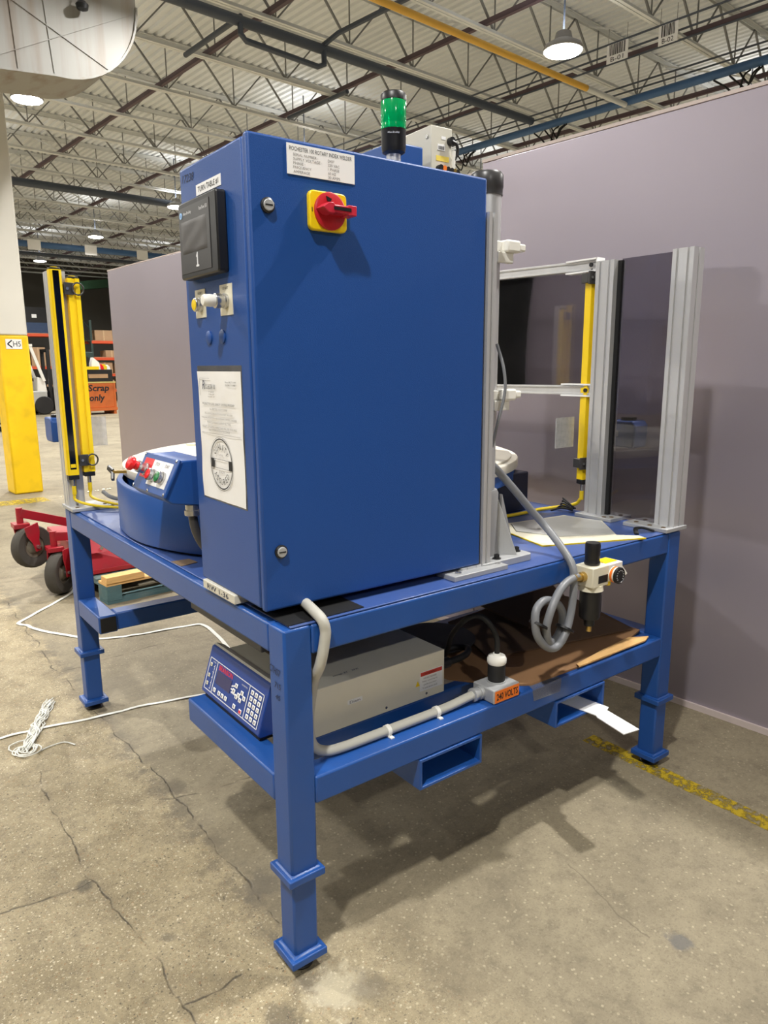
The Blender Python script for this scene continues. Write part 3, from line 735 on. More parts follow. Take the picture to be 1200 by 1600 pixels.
# left side: name label, operator screen, buttons, plugs, sheet
R_, U_ = (0, -1, 0), (0, 0, 1)
nl = MB().box(-0.0012, 0.0, 0.136, 0.277, 0.979, 1.0035).build('turn_table_label', LABELW, CB, local=True)
text('TURN TABLE #1', 0.118, 0.0135, (-0.0018, 0.2065, 0.991), R_, U_, INK, nl, local=True)
text('17238', 0.075, 0.018, (-0.0008, 0.325, 1.030), (0, -1, -0.05), U_, INKB, CB, name='handwriting', local=True, shear=0.3)
hm = MB().prism(rrect(0.113, 0.338, 0.787, 0.966, 0.008), -0.026, 0.0, 'x').build('operator_screen', BLACK, CB, local=True, bevel=0.004)
MB().box(-0.0272, -0.026, 0.150, 0.331, 0.80, 0.953).build('front_film', CHAR, hm, local=True)
mb = MB(); nn = 14
for (a, b_, c, d) in ((0.167, 0.317, 0.845, 0.920),):
    vs = []; fs = []
    for i in range(nn+1):
        for j in range(nn+1):
            y = a+(b_-a)*i/nn; z = c+(d-c)*j/nn
            edge = min(i, nn-i, j, nn-j)
            h = 0.0 if edge == 0 else 0.0008+0.0005*sin(3.1*i/nn*3+j*0.3)*sin(2.3*j/nn*2.6+0.5)
            vs.append((-0.0273-h, y, z))
    for i in range(nn):
        for j in range(nn): fs.append((i*(nn+1)+j, (i+1)*(nn+1)+j, (i+1)*(nn+1)+j+1, i*(nn+1)+j+1))
    mb.add(vs, fs)
mb.build('screen_window', mat('wrinkled_screen_film', (66, 63, 62), rough=0.4), hm, local=True)
lg = MB().lathe([(0.0075, 0.0), (0.0075, 0.001)], (-0.0273, 0.316, 0.936), (-1, 0, 0), 16).build('maker_badge', mat('pale_blue_print', (150, 196, 246), rough=0.4), hm, local=True)
text('AB', 0.008, 0.006, (-0.0288, 0.316, 0.936), R_, U_, BLUED, hm, local=True)
text('Allen-Bradley', 0.050, 0.009, (-0.0278, 0.277, 0.937), R_, U_, PRINTW, hm, local=True)
text('PanelView 550', 0.046, 0.008, (-0.0278, 0.182, 0.937), R_, U_, PRINTW, hm, local=True)
MB().prism([(0.236, 0.810), (0.220, 0.810), (0.220, 0.8145), (0.2255, 0.8145), (0.2255, 0.843), (0.2285, 0.843), (0.2345, 0.8355), (0.2345, 0.832), (0.2305, 0.8335), (0.2305, 0.8145), (0.236, 0.8145)], -0.0279, -0.0273, 'x').build('numeral_one', PRINTW, hm, local=True, smooth=False)
def pushbutton(yc, zp0, zp1, y0, y1, tall, cap, name):
    p = MB().box(-0.0018, 0.0, y0, y1, zp0, zp1).build(name, CREAM, CB, local=True)
    zc = (zp0*0.55+zp1*0.45)
    MB().lathe([(0.0175, 0.0), (0.0175, 0.006), (0.0155, 0.008), (0.0155, 0.012), (0.017, 0.014), (0.017, tall), (0.014, tall+0.002)], (-0.0018, yc, zc), (-1, 0, 0), 24).build('bezel_ring', STEEL, p, local=True)
    if cap is WHITE:
        MB().lathe([(0.0135, tall), (0.0145, tall+0.012), (0.0135, tall+0.026), (0.011, tall+0.030), (0.0, tall+0.031)], (-0.0018, yc, zc), (-1, 0, 0), 24).build('button_cap', cap, p, local=True)
    else:
        MB().lathe([(0.0135, tall), (0.0135, tall+0.003), (0.0, tall+0.004)], (-0.0018, yc, zc), (-1, 0, 0), 24).build('button_cap', cap, p, local=True)
    text({'white_push_button': 'START', 'yellow_push_button': 'RESET'}[name], 0.03, 0.006, (-0.0022, yc, zp1-0.009), R_, U_, INK, p, local=True)
pushbutton(0.284, 0.695, 0.763, 0.256, 0.317, 0.016, YELS, 'yellow_push_button')
pushbutton(0.136, 0.693, 0.763, 0.103, 0.169, 0.028, WHITE, 'white_push_button')
for yc in (0.245, 0.167): MB().lathe([(0.0165, 0.0), (0.0165, 0.003), (0.014, 0.0045), (0.0, 0.0045)], (0, yc, 0.645), (-1, 0, 0), 24).build('hole_plug', BLUEC, CB, local=True)
# taped document sleeve
dy0, dy1, dz0, dz1 = 0.077, 0.329, 0.2385, 0.5635
mb = MB(); vs = []; fs = []; n = 12; m_ = 16
random.seed(3)
ph = [random.random()*6 for _ in range(6)]
for i in range(n+1):
    for j in range(m_+1):
        y = dy0+(dy1-dy0)*i/n; z = dz0+(dz1-dz0)*j/m_
        h = 0.0016+0.0012*(sin(9*i/n+ph[0]+j*0.2)*sin(5*j/m_+ph[1]))+0.0010*sin(14*(i/n-j/m_)+ph[2])
        vs.append((-max(0.0014, h), y, z))
for i in range(n):
    for j in range(m_): fs.append((i*(m_+1)+j, (i+1)*(m_+1)+j, (i+1)*(m_+1)+j+1, i*(m_+1)+j+1))
mb.add(vs, fs)
pa = mb.build('quality_notice', PAPER, CB, local=True)
MB().box(-0.0005, 0, dy0-0.004, dy1+0.004, dz0-0.004, dz1+0.014).build('clear_sleeve', FILM, CB, local=True)
px = -0.0048
text('R', 0.016, 0.022, (px, 0.289, 0.530), R_, U_, INKB, pa, local=True, shear=0.2); text('OCHESTER 100', 0.060, 0.012, (px, 0.248, 0.5255), R_, U_, INK, pa, local=True, shear=0.2)
for i, s_ in enumerate(('277 Industrial St', 'PO Box 208', 'Rochester, NY')): text(s_, 0.034+0.008*(i == 2), 0.004, (px, 0.243, 0.513-0.006*i), R_, U_, INKG, pa, local=True)
text('Phone (585) 711-6000', 0.060, 0.005, (px, 0.128, 0.537), R_, U_, INK, pa, local=True); text('Fax (585) 711-4080', 0.056, 0.005, (px, 0.130, 0.530), R_, U_, INK, pa, local=True)
for (s_, wd, hh, z) in (('PRODUCTION LEVEL QUALITY CONTROL PROGRAM', 0.188, 0.0065, 0.4825), ('ALL SPECIFIED AUDITS DONE', 0.104, 0.0052, 0.470), ('FOLLOWING SPECIFICATIONS IN TEST, PROCEED', 0.165, 0.0052, 0.4585), ('WELDING, ROTATION AND INDEXING, SAMPLE CHECKED', 0.208, 0.0052, 0.4475), ('PRIOR TO PRODUCTION AT ALL TIMES', 0.14, 0.0052, 0.437), ('RESULTS OF SAMPLE INSPECTION WILL BE AVAILABLE', 0.204, 0.0052, 0.425), ('FOR CUSTOMER REVIEW AT NO CHARGE', 0.125, 0.0052, 0.417)):
    text(s_, wd, hh, (px, 0.206, z), R_, U_, INK if hh > 0.006 else INKG, pa, local=True)
mb = MB().box(px, px+0.0004, 0.086, 0.316, 0.4088, 0.4094); mb.box(px, px+0.0004, 0.25, 0.3145, 0.546, 0.5466); mb.box(px, px+0.0004, 0.3139, 0.3145, 0.503, 0.5466)
mb.build('rule_line', INKG, pa, local=True)
sy, sz = 0.203, 0.3345
mb = MB()
def ring(mb, r0, r1, n=48):
    vs = []; fs = []
    for k in range(n):
        a = 2*pi*k/n; vs += [(px, sy+r0*cos(a), sz+r0*sin(a)), (px, sy+r1*cos(a), sz+r1*sin(a))]
    for k in range(n): q = (k+1) % n; fs.append((2*k, 2*k+1, 2*q+1, 2*q))
    return mb.add(vs, fs)
ring(mb, 0.0615, 0.0645); ring(mb, 0.0675, 0.0682)
for sg in (-1, 1): mb.box(px, px+0.0003, sy+sg*0.0435, sy+sg*0.0605, sz-0.011, sz+0.011)
mb.box(px, px+0.0003, sy-0.0615, sy+0.0615, sz+0.0108, sz+0.0116); mb.box(px, px+0.0003, sy-0.0615, sy+0.0615, sz-0.0116, sz-0.0108)
mb.build('seal', INK, pa, local=True, smooth=False)
def arc_text(s_, r, a_mid, step, h, flip):
    for i, ch in enumerate(s_):
        a = a_mid+(i-(len(s_)-1)/2)*step*(-1 if not flip else 1)
        c = (px, sy-r*cos(a), sz+r*sin(a))          # seen from outside, right is -y
        rad = Vector((0, -cos(a), sin(a))); up = rad if not flip else -rad
        rt = Vector((0, -sin(a), -cos(a))) if not flip else Vector((0, sin(a), cos(a)))
        text(ch, h*0.62 if ch != 'I' else h*0.18, h, c, rt, up, INK, pa, name='seal_letter', local=True)
arc_text('QUALITY', 0.045, pi/2, 0.30, 0.0155, False)
arc_text('ASSURED', 0.045, -pi/2, 0.30, 0.0155, True)
text('CONTROL', 0.030, 0.005, (px, sy+0.002, sz+0.022), R_, U_, INKG, pa, local=True)
text('QUALITY', 0.034, 0.007, (px, sy+0.0, sz-0.021), R_, U_, INKG, pa, local=True)

# beacon on the cabinet roof
bc = Vector((0.535, 0.26, 2.0238))
sl = thing('stack_light', 'green signal beacon on a short silver pole above the blue cabinet', 'beacon', bc)
MB().cyl(bc, bc+Vector((0, 0, 0.092)), 0.0195, n=20).build('pole', ALU, sl)
MB().lathe([(0.032, 0.0), (0.032, 0.003), (0.022, 0.006)], bc, n=20).build('pole_foot', BLACK, sl)
MB().lathe([(0.022, 0.078), (0.031, 0.083), (0.0335, 0.095), (0.0335, 0.135), (0.0345, 0.139)], bc, n=28).build('beacon_base', BLACK, sl)
MB().lathe([(0.0335, 0.139), (0.0345, 0.142), (0.0335, 0.146), (0.0345, 0.150), (0.0335, 0.153), (0.0345, 0.156), (0.0345, 0.208), (0.0335, 0.21)], bc, n=32).build('green_lens', GREEN, sl)
MB().lathe([(0.0345, 0.21), (0.0345, 0.226), (0.031, 0.2305), (0.0, 0.2315)], bc, n=28).build('beacon_cap', BLACK, sl)
d = (Vector(CAMP)-bc); d.z = 0; d.normalize(); r = Vector((0, 0, 1)).cross(d)
text('Allen-Bradley', 0.032, 0.006, bc+d*0.0341+Vector((0, 0, 0.125)), r, (0, 0, 1), PRINTW, sl)

# ================================================================== turntable with guard
tt = thing('turntable', 'round cream indexing dial plate with blue curved guard behind the cabinet', 'turntable', (0.9, 1.27, ZTOP+0.0035))
TC = Vector((0.93, 1.262, 0))
gp = [(0.20, 1.66), (0.115, 1.50), (0.052, 1.33), (0.024, 1.16), (0.022, 1.04), (0.036, 0.94), (0.068, 0.835), (0.117, 0.735), (0.18, 0.65), (0.26, 0.572), (0.34, 0.52)]
gp = spline([Vector((x, y, 0)) for x, y in gp], 5)
def offs(pts, d):
    out = []
    for i, p in enumerate(pts):
        t = (pts[min(i+1, len(pts)-1)]-pts[max(i-1, 0)]).normalized(); n = Vector((-t.y, t.x, 0)); out.append(p+n*d)
    return out
inn = offs(gp, 0.022)
mb = MB(); z0, z1 = 0.951, 1.128
n = len(gp); vs = []; fs = []
for i in range(n): vs += [(gp[i].x, gp[i].y, z0), (gp[i].x, gp[i].y, z1-0.006), (gp[i].x*0.8+inn[i].x*0.2, gp[i].y*0.8+inn[i].y*0.2, z1), (inn[i].x, inn[i].y, z1), (inn[i].x, inn[i].y, z0)]
for i in range(n-1):
    for k in range(5): q = (k+1) % 5; fs.append((5*i+k, 5*(i+1)+k, 5*(i+1)+q, 5*i+q))
fs += [(0, 1, 2, 3, 4), tuple(5*(n-1)+k for k in (4, 3, 2, 1, 0))]
mb.add(vs, fs); mb.build('guard_skirt', BLUE, tt, ang=50)
in2 = offs(gp, 0.014); in3 = offs(gp, 0.05)
mb = MB(); vs = []; fs = []
for i in range(n): vs += [(in2[i].x, in2[i].y, ZTOP+0.0035), (in2[i].x, in2[i].y, 0.951), (in3[i].x, in3[i].y, 0.951), (in3[i].x, in3[i].y, ZTOP+0.0035)]
for i in range(n-1):
    for k in range(4): q = (k+1) % 4; fs.append((4*i+k, 4*(i+1)+k, 4*(i+1)+q, 4*i+q))
mb.add(vs, fs); mb.build('guard_gap_shade', BLACKR, tt)  # black strip set in as the shade of the gap below the skirt
RD = 0.835
MB().lathe([(RD-0.012, 1.080), (RD-0.012, 1.128)], TC, n=96).build('dial_rim', BLUE, tt)
MB().lathe([(RD-0.002, 1.1285), (RD, 1.131), (RD, 1.160), (RD-0.003, 1.163), (0.0, 1.163)], TC, n=96).build('dial_plate', DIALW, tt)
MB().lathe([(RD-0.028, 1.1632), (RD-0.028, 1.170), (RD-0.032, 1.173), (0.0, 1.173)], TC, n=96).build('dial_cover', DIALW, tt)
MB().lathe([(0.30, ZTOP+0.0035), (0.30, 1.06), (0.34, 1.079)], TC, n=40).build('index_drive', NAVY, tt)
for (x, y) in ((0.60, 1.90), (1.2, 1.95)):
    MB().cyl((x, y, 1.173), (x, y, 1.181), 0.035, n=20).build('locating_pin', CREAM, tt)
MB().box(1.28, 1.512, 0.60, 0.80, ZTOP+0.0035, 1.106).build('support_block', NAVY, tt, bevel=0.006)
# index latch at the left rim
mb = MB().bar((0.055, 1.43, 1.165), (0.062, 1.40, 1.150), 0.012, 0.02); mb.bar((0.062, 1.40, 1.150), (0.055, 1.385, 1.120), 0.012, 0.02); lt = mb.build('index_latch', CHAR, tt, bevel=0.003)
MB().bar((0.062, 1.395, 1.150), (0.15, 1.33, 1.152), 0.014, 0.010).build('latch_arm', BRASS, lt)

# ================================================================== operator station
os_ = thing('operator_station', 'blue sloped push-button box with red mushroom stop, left of the cabinet', 'control box', (0.0, 0.65, 1.15))
y0, y1 = 0.525, 0.775
sec = [(-0.068, 1.185), (-0.062, 1.178), (-0.045, 1.165), (0.06, 1.148), (0.075, 1.16), (0.075, 1.275), (0.066, 1.284), (-0.008, 1.284), (-0.018, 1.278)]
MB().prism([(p[0], p[1]) for p in sec], y0, y1, 'y').build('station_body', BLUE, os_, bevel=0.004)
fn = Vector((-(1.282-1.188), 0, -0.015+0.062)).normalized(); fd = Vector((-0.047, 0, -0.094)).normalized()   # outward normal, downwards along face
fo = Vector((-0.0165, 0, 1.283)) + fn*0.002
def fp(s, y, h=0.0): return fo+fd*s+Vector((0, y, 0))+fn*h
def facebox(s0, s1, ya, yb, h0, h1):
    c = [fp(s, y, h) for h in (h0, h1) for (s, y) in ((s0, ya), (s1, ya), (s1, yb), (s0, yb))]
    return MB().add(c, [(3,2,1,0),(4,5,6,7),(0,1,5,4),(1,2,6,5),(2,3,7,6),(3,0,4,7)])
facebox(-0.004, 0.110, y0-0.006, y1+0.006, -0.006, 0.003).build('front_plate', BLUE, os_, bevel=0.003)
pr_ = facebox(0.012, 0.072, 0.685, 0.755, 0.003, 0.0045).build('red_legend_plate', REDB, os_)
for (ya, yb) in ((0.612, 0.683), (0.540, 0.610)): facebox(0.012, 0.088, ya, yb, 0.003, 0.0045).build('white_legend_plate', LABELW, os_)
text('STOP', 0.03, 0.010, fp(0.024, 0.6475, 0.005), (0, -1, 0), -fd, INKG, os_); text('START', 0.03, 0.010, fp(0.024, 0.575, 0.005), (0, -1, 0), -fd, INKG, os_)
def fbutton(y, s, prof, m, name): return MB().lathe(prof, fp(s, y, 0.0045), fn, 24).build(name, m, os_)
fbutton(0.715, 0.048, [(0.019, 0), (0.019, 0.006), (0.016, 0.008), (0.016, 0.018), (0.0175, 0.02), (0.0175, 0.03)], STEEL, 'button_collar')
fbutton(0.715, 0.048, [(0.013, 0.03), (0.013, 0.040), (0.0205, 0.045), (0.022, 0.052), (0.019, 0.058), (0.010, 0.061), (0.0, 0.062)], REDB, 'emergency_stop')
for (y, m, nm) in ((0.647, REDB, 'red_push_button'), (0.575, GREENB, 'green_push_button')):
    fbutton(y, 0.060, [(0.019, 0), (0.019, 0.006), (0.0165, 0.008), (0.0165, 0.012), (0.018, 0.013), (0.018, 0.018), (0.0145, 0.019)], STEEL, 'button_collar')
    fbutton(y, 0.060, [(0.0150, 0.016), (0.0150, 0.0205), (0.013, 0.0215), (0.0, 0.0218)], m, nm)
for (s, y) in ((0.002, y0+0.004), (0.002, y1-0.004), (0.102, y0+0.004), (0.102, y1-0.004), (0.105, 0.65)):
    MB().lathe([(0.005, 0.0), (0.005, 0.002), (0.003, 0.003)], fp(s, y, 0.003), fn, 10).build('screw', STEEL, os_)
MB().lathe([(0.019, 0.0), (0.019, 0.016), (0.022, 0.016), (0.022, 0.03), (0.017, 0.034)], (0.02, 0.545, 1.155), (0, 0, -1), 20).build('conduit_fitting', STEEL, os_)
MB().tube([(0.02, 0.545, 1.13), (0.025, 0.54, 1.08), (0.045, 0.53, 1.03), (0.09, 0.52, 0.985), (0.15, 0.50, 0.965), (0.30, 0.48, 0.96)], 0.013, n=10, sub=6).build('flexible_conduit', CHAR, os_)
MB().box(0.07, 0.16, 0.525, 0.60, 1.20, 1.262).build('mounting_arm', BLUE, os_, bevel=0.003)
MB().add([(0.16, 0.70, 1.263), (0.30, 0.62, 1.263), (0.30, 0.62, 1.315), (0.16, 0.70, 1.30), (0.162, 0.706, 1.263), (0.302, 0.626, 1.263), (0.302, 0.626, 1.315), (0.162, 0.706, 1.30)], [(0,1,2,3),(7,6,5,4),(0,4,5,1),(1,5,6,2),(2,6,7,3),(3,7,4,0)]).box(0.15, 0.32, 0.60, 0.72, 1.2, 1.263).build('arm_bracket', BLUE, os_)
# ================================================================== round column beside the cabinet
cc = Vector((0.797, 0.165, 0))
rc = thing('round_column', 'upright grey metal tube with black cap standing right of the cabinet', 'column', (cc.x, cc.y, ZTOP+0.0035))
zt_ = ZTOP+0.0035
MB().cyl((cc.x, cc.y, 1.15), (cc.x, cc.y, 2.02), 0.043, n=36).build('tube', ALU, rc)
MB().lathe([(0.046, 2.012), (0.046, 2.03), (0.0475, 2.033), (0.0475, 2.066), (0.042, 2.074), (0.0, 2.075)], (cc.x, cc.y, 0), n=32).build('tube_cap', CHAR, rc)
MB().lathe([(0.060, 0.962), (0.056, 0.99), (0.055, 1.155), (0.050, 1.166)], (cc.x, cc.y, 0), n=32).build('base_socket', GREYP, rc)
MB().prism(rrect(0.702, 0.925, 0.055, 0.265, 0.02), zt_, 0.963).build('base_plate', ALUP, rc, bevel=0.002)
MB().prism([(0.845, 0.963), (0.905, 0.963), (0.845, 1.15)], 0.118, 0.130, 'y').build('gusset', GREYP, rc)
mb = MB(); a = Vector((cc.x+0.030, cc.y-0.035, 0)); b_ = Vector((cc.x+0.075, cc.y-0.088, 0)); n = Vector((0.76, 0.65, 0))*0.007
mb.add([a-n+Vector((0,0,0.963)), b_-n+Vector((0,0,0.963)), a-n+Vector((0,0,1.16)), a+n+Vector((0,0,0.963)), b_+n+Vector((0,0,0.963)), a+n+Vector((0,0,1.16))], [(0,1,2),(5,4,3),(0,3,4,1),(1,4,5,2),(2,5,3,0)])
mb.build('gusset', ALUP, rc, smooth=False)
for (x, y) in ((0.785, 0.078), (0.902, 0.105), (0.72, 0.24), (0.90, 0.24)):
    mb = MB().lathe([(0.013, 0.0), (0.013, 0.003), (0.0085, 0.003), (0.0085, 0.014), (0.005, 0.0145), (0.005, 0.010)], (x, y, 0.963), n=14); mb.build('cap_screw', BLACK, rc)
# tube clamps with their knobs
for z in (1.872, 1.452):
    tag_ = MB().lathe([(0.044, -0.028), (0.052, -0.028), (0.052, 0.0), (0.044, 0.0)], (cc.x, cc.y, z+0.014), n=28).build('tube_clamp', WHITE, rc, bevel=0.002)
    MB().box(cc.x+0.02, cc.x+0.075, cc.y-0.070, cc.y-0.030, z-0.016, z+0.018).build('clamp_jaw', WHITE, tag_, bevel=0.006)
    MB().box(cc.x+0.06, cc.x+0.105, cc.y-0.062, cc.y-0.038, z-0.010, z+0.012).build('clamp_lever', WHITE, tag_, bevel=0.005)
    MB().box(cc.x-0.005, cc.x+0.058, cc.y-0.058, cc.y-0.042, z-0.045, z-0.015).build('clamp_foot', WHITE, tag_, bevel=0.003)
MB().tube([(cc.x+0.005, cc.y-0.05, 1.60), (cc.x+0.010, cc.y-0.075, 1.53), (cc.x+0.012, cc.y-0.08, 1.46), (cc.x-0.002, cc.y-0.07, 1.38), (cc.x-0.01, cc.y-0.055, 1.30)], 0.0045, n=8, sub=6).build('sensor_lead', GREYH, rc)

# welding head on the column, mostly hidden
wh = thing('welding_head', 'beige instrument box standing above the blue welding head behind the cabinet', 'machine head', (0.96, 0.66, 1.30))
MB().box(0.76, 0.84, 0.20, 0.60, 1.62, 1.72).build('column_arm', NAVY, wh)
MB().box(0.80, 0.93, 0.60, 0.78, 1.30, 2.26).build('head_body', BLUE, wh, bevel=0.006)
MB().box(0.92, 0.975, 0.64, 0.72, 2.17, 2.20).build('box_bracket', NAVY, wh)
MB().box(0.795, 0.80, 0.60, 0.62, 2.0, 2.24).build('red_edge', REDB, wh)
bx = Matrix.Translation((0.966, 0.602, 0))@Matrix.Rotation(-0.05, 4, 'Z')
bb = MB().box(0.0, 0.092, 0.0, 0.20, 2.16, 2.338, bx).build('instrument_box', BEIGE, wh, bevel=0.003)
MB().box(0.028, 0.060, -0.001, 0, 2.262, 2.282, bx).box(0.028, 0.06, -0.0015, 0, 2.262, 2.263, bx).build('bar_label', LABELW, bb)
MB().box(0.022, 0.078, -0.001, 0, 2.228, 2.245, bx).build('warning_label', mat('pale_yellow_label', (238, 214, 96), rough=0.5), bb)
MB().box(0.045, 0.063, -0.001, 0, 2.298, 2.308, bx).build('small_label', LABELW, bb)
mb = MB()
for k in range(7): mb.box(0.032+0.0036*k, 0.0338+0.0036*k, -0.0016, -0.0009, 2.265, 2.276, bx)
mb.build('barcode', INK, bb)
M_ = bx
mb = MB().cyl(M_@Vector((0.082, -0.016, 2.295)), M_@Vector((0.082, 0.0, 2.295)), 0.014, n=14); mb.tube([M_@Vector((0.082, -0.012, 2.295)), M_@Vector((0.100, -0.016, 2.285)), M_@Vector((0.104, -0.014, 2.26)), M_@Vector((0.092, -0.012, 2.235))], 0.006, n=8, sub=4)
mb.build('black_connector', BLACK, bb)
MB().tube([M_@Vector((0.09, -0.012, 2.265)), M_@Vector((0.089, -0.012, 2.20)), M_@Vector((0.088, -0.01, 2.17))], 0.0065, n=8).build('white_lead', WHITE, bb)
for k, (m_, x) in enumerate(((BLACK, 0.030), (ORANGE, 0.046), (BLACK, 0.062), (BLACK, 0.078), (BRASS, 0.092), (BLACK, 0.104))):
    MB().cyl(M_@Vector((x, -0.02, 2.207-0.1*x)), M_@Vector((x, 0.0, 2.207-0.1*x)), 0.009, n=12).build('cable_gland', m_, bb)
MB().cyl(M_@Vector((-0.004, 0.02, 2.305)), M_@Vector((0.0, 0.02, 2.305)), 0.006, n=12).build('screw', STEEL, bb)

# ================================================================== aluminium support beside the cabinet
ps = thing('profile_support', 'slim slotted aluminium profile standing against the cabinet right side', 'post', (0.70, 0.09, zt_))
MB().box(0.566, 0.782, 0.0275, 0.115, zt_, 0.957).build('base_plate', ALUP, ps, bevel=0.002)
MB().prism(tslot(0.7055, 0.7375, 0.060, 0.100, 1, 1), 0.957, 1.9445).build('profile', ALU, ps, smooth=False)
MB().prism(tslot(0.625, 0.70, 0.060, 0.075, 2, 0, 0.008, 0.005), 0.957, 0.9632).build('profile_end', ALU, ps, smooth=False)
for (x, y) in ((0.765, 0.055), (0.60, 0.05)): MB().lathe([(0.009, 0.0), (0.009, 0.004), (0.0045, 0.0045), (0.0045, 0.002)], (x, y, 0.957), n=12).build('cap_screw', STEEL, ps)

# ================================================================== guard posts
def post(name, label, x0, x1, y0, y1, plate, ztop, screws):
    t = thing(name, label, 'post', ((x0+x1)/2, (y0+y1)/2, zt_), 0, 'slotted aluminium guard posts')
    MB().box(*plate, zt_, 0.956).build('base_plate', ALUP, t, bevel=0.002)
    MB().prism(tslot(x0, x1, y0, y1, 2 if x1-x0 > 0.075 else 1, 2), 0.956, ztop).build('profile', ALU, t, smooth=False)
    for (x, y) in screws: MB().lathe([(0.0085, 0.0), (0.0085, 0.002), (0.004, 0.002), (0.004, 0.0005)], (x, y, 0.956), n=12).build('plate_screw', mat('rusty_screw', (110, 92, 70), rough=0.6, metal=0.4) if 'rusty_screw' not in bpy.data.materials else bpy.data.materials['rusty_screw'], t)
    return t
post('guard_post', 'slotted aluminium guard post at the right front corner of the bench', 1.623, 1.690, 0.0, 0.080, (1.566, 1.698, -0.008, 0.175), 1.930, ((1.588, 0.02), (1.588, 0.075), (1.60, 0.14), (1.66, 0.14)))
post('guard_post', 'slotted aluminium guard post behind the smoked panel, right side of bench', 1.600, 1.672, 0.300, 0.380, (1.565, 1.70, 0.228, 0.40), 1.920, ((1.66, 0.25), (1.60, 0.25), (1.58, 0.27)))
post('guard_post', 'slotted aluminium guard post at the left rear corner of the bench', 0.0, 0.066, 1.838, 1.918, (-0.008, 0.165, 1.765, 1.93), 1.926, ((0.02, 1.79), (0.10, 1.785), (0.14, 1.81)))
# smoked panels and rails
sp1 = thing('smoked_panel', 'smoked clear plastic panel between the two right-hand posts', 'panel', (1.632, 0.19, 0.96))
MB().box(1.630, 1.634, 0.080, 0.285, 0.958, 1.922).build('sheet', SMOKE, sp1, smooth=False)
MB().box(1.624, 1.64, 0.284, 0.300, 0.957, 1.917).build('rubber_seal', BLACKR, sp1)
gr = thing('safety_guard', 'pair of horizontal aluminium bars holding a smoked sheet behind the turntable', 'guard', (1.63, 0.8, 1.45))
for (z, z2) in ((1.912, 1.940), (1.440, 1.430)):
    mb = MB(); 
    for dz in (-0.0145, 0.0145): mb.bar((1.632, 0.383, z+dz), (1.632, 1.80, z2+dz), 0.034, 0.008)
    mb.bar((1.632, 0.383, z), (1.632, 1.80, z2), 0.022, 0.026)
    rl = mb.build('rail', ALU, gr, bevel=0.0015)
    mb = MB(); 
    for dz in (-0.022, 0.022): mb.box(1.608, 1.654, 0.385, 0.53, z+dz-0.003, z+dz+0.003)
    mb.box(1.608, 1.654, 0.381, 0.387, z-0.025, z+0.025); mb.build('end_bracket', LABELW, rl)
    MB().cyl((1.607, 0.41, z), (1.613, 0.41, z), 0.008, n=12).build('bracket_hole', BLACK, rl)
MB().prism(tslot(1.60, 1.664, 1.80, 1.84, 1, 1), zt_, 1.96).build('end_post', ALU, gr, smooth=False)
MB().box(1.640, 1.644, 0.385, 1.45, 1.446, 1.905).build('smoked_sheet', SMOKE, gr, smooth=False)

# ================================================================== light curtains
def curtain(name, label, c, z0, z1, facing, wide=0.046, deep=0.04, window=True, brackets=()):
    """c: centre (x,y); facing: unit vector of the lens"""
    f = Vector((facing[0], facing[1], 0)).normalized(); r = Vector((-f.y, f.x, 0))
    t = thing(name, label, 'light curtain', (c[0], c[1], z0), 0, 'yellow safety light curtains')
    M = Matrix(((r.x, f.x, 0, c[0]), (r.y, f.y, 0, c[1]), (0, 0, 1, 0), (0, 0, 0, 1)))
    w_, d_ = wide/2, deep/2
    outl = [(-w_, -d_), (-0.006, -d_), (-0.006, -d_+0.005), (0.006, -d_+0.005), (0.006, -d_), (w_, -d_), (w_, d_-0.004), (w_-0.006, d_), (-w_+0.006, d_), (-w_, d_-0.004)]
    MB().prism(outl, z0+0.02, z1-0.008, 'z', M).build('housing', YEL, t, smooth=False)
    if window:
        MB().box(-w_+0.011, w_-0.011, d_-0.002, d_+0.0012, z0+0.045, z1-0.012, M).build('lens_window', BLACKG, t)
        MB().box(-0.010, 0.010, d_, d_+0.0016, z0+0.052, z0+0.067, M).build('status_label', YEL, t)
    MB().box(-w_+0.002, w_-0.002, -d_+0.002, d_-0.002, z1-0.008, z1, M).build('top_cap', BLACK, t, bevel=0.003)
    MB().cyl(M@Vector((0, 0, z1)), M@Vector((0, 0, z1+0.003)), 0.014, n=14).build('cap_disc', YEL, t)
    MB().box(-w_+0.001, w_-0.001, -d_+0.001, d_-0.001, z0, z0+0.02, M).build('bottom_cap', BLACK, t, bevel=0.003)
    mb = MB().cyl(M@Vector((0, 0, z0-0.03)), M@Vector((0, 0, z0)), 0.008, n=12); mb.build('connector', STEEL, t)
    MB().cyl(M@Vector((0, 0, z0-0.065)), M@Vector((0, 0, z0-0.028)), 0.0085, n=12).build('cable_plug', YELC, t)
    for z in brackets:
        mb = MB(); mb.box(w_*0.15, w_+0.018, -d_-0.010, -d_, z-0.024, z+0.024, M)
        vs = []
        mb.tube([M@Vector((-w_*0.5+0.022*cos(a), -d_-0.012, z+0.024*sin(a))) for a in [2*pi*k/16 for k in range(16)]], 0.004, n=6, closed=True)
        mb.box(w_, w_+0.018, -d_, d_, z-0.018, z+0.018, M)
        b_ = mb.build('bracket', CHAR, t, bevel=0.002)
        MB().cyl(M@Vector((w_+0.006, -d_-0.014, z)), M@Vector((w_+0.006, -d_-0.009, z)), 0.006, n=8).build('bracket_screw', STEEL, b_)
    return t
curtain('light_curtain', 'yellow light curtain with full black window on the left post', (0.020, 1.816), 1.075, 1.935, (0, -1))
t2 = curtain('light_curtain', 'yellow light curtain showing its plain grooved back, on the left post', (0.088, 1.825), 1.083, 1.905, (0, 1), window=True, brackets=(1.855, 1.155))
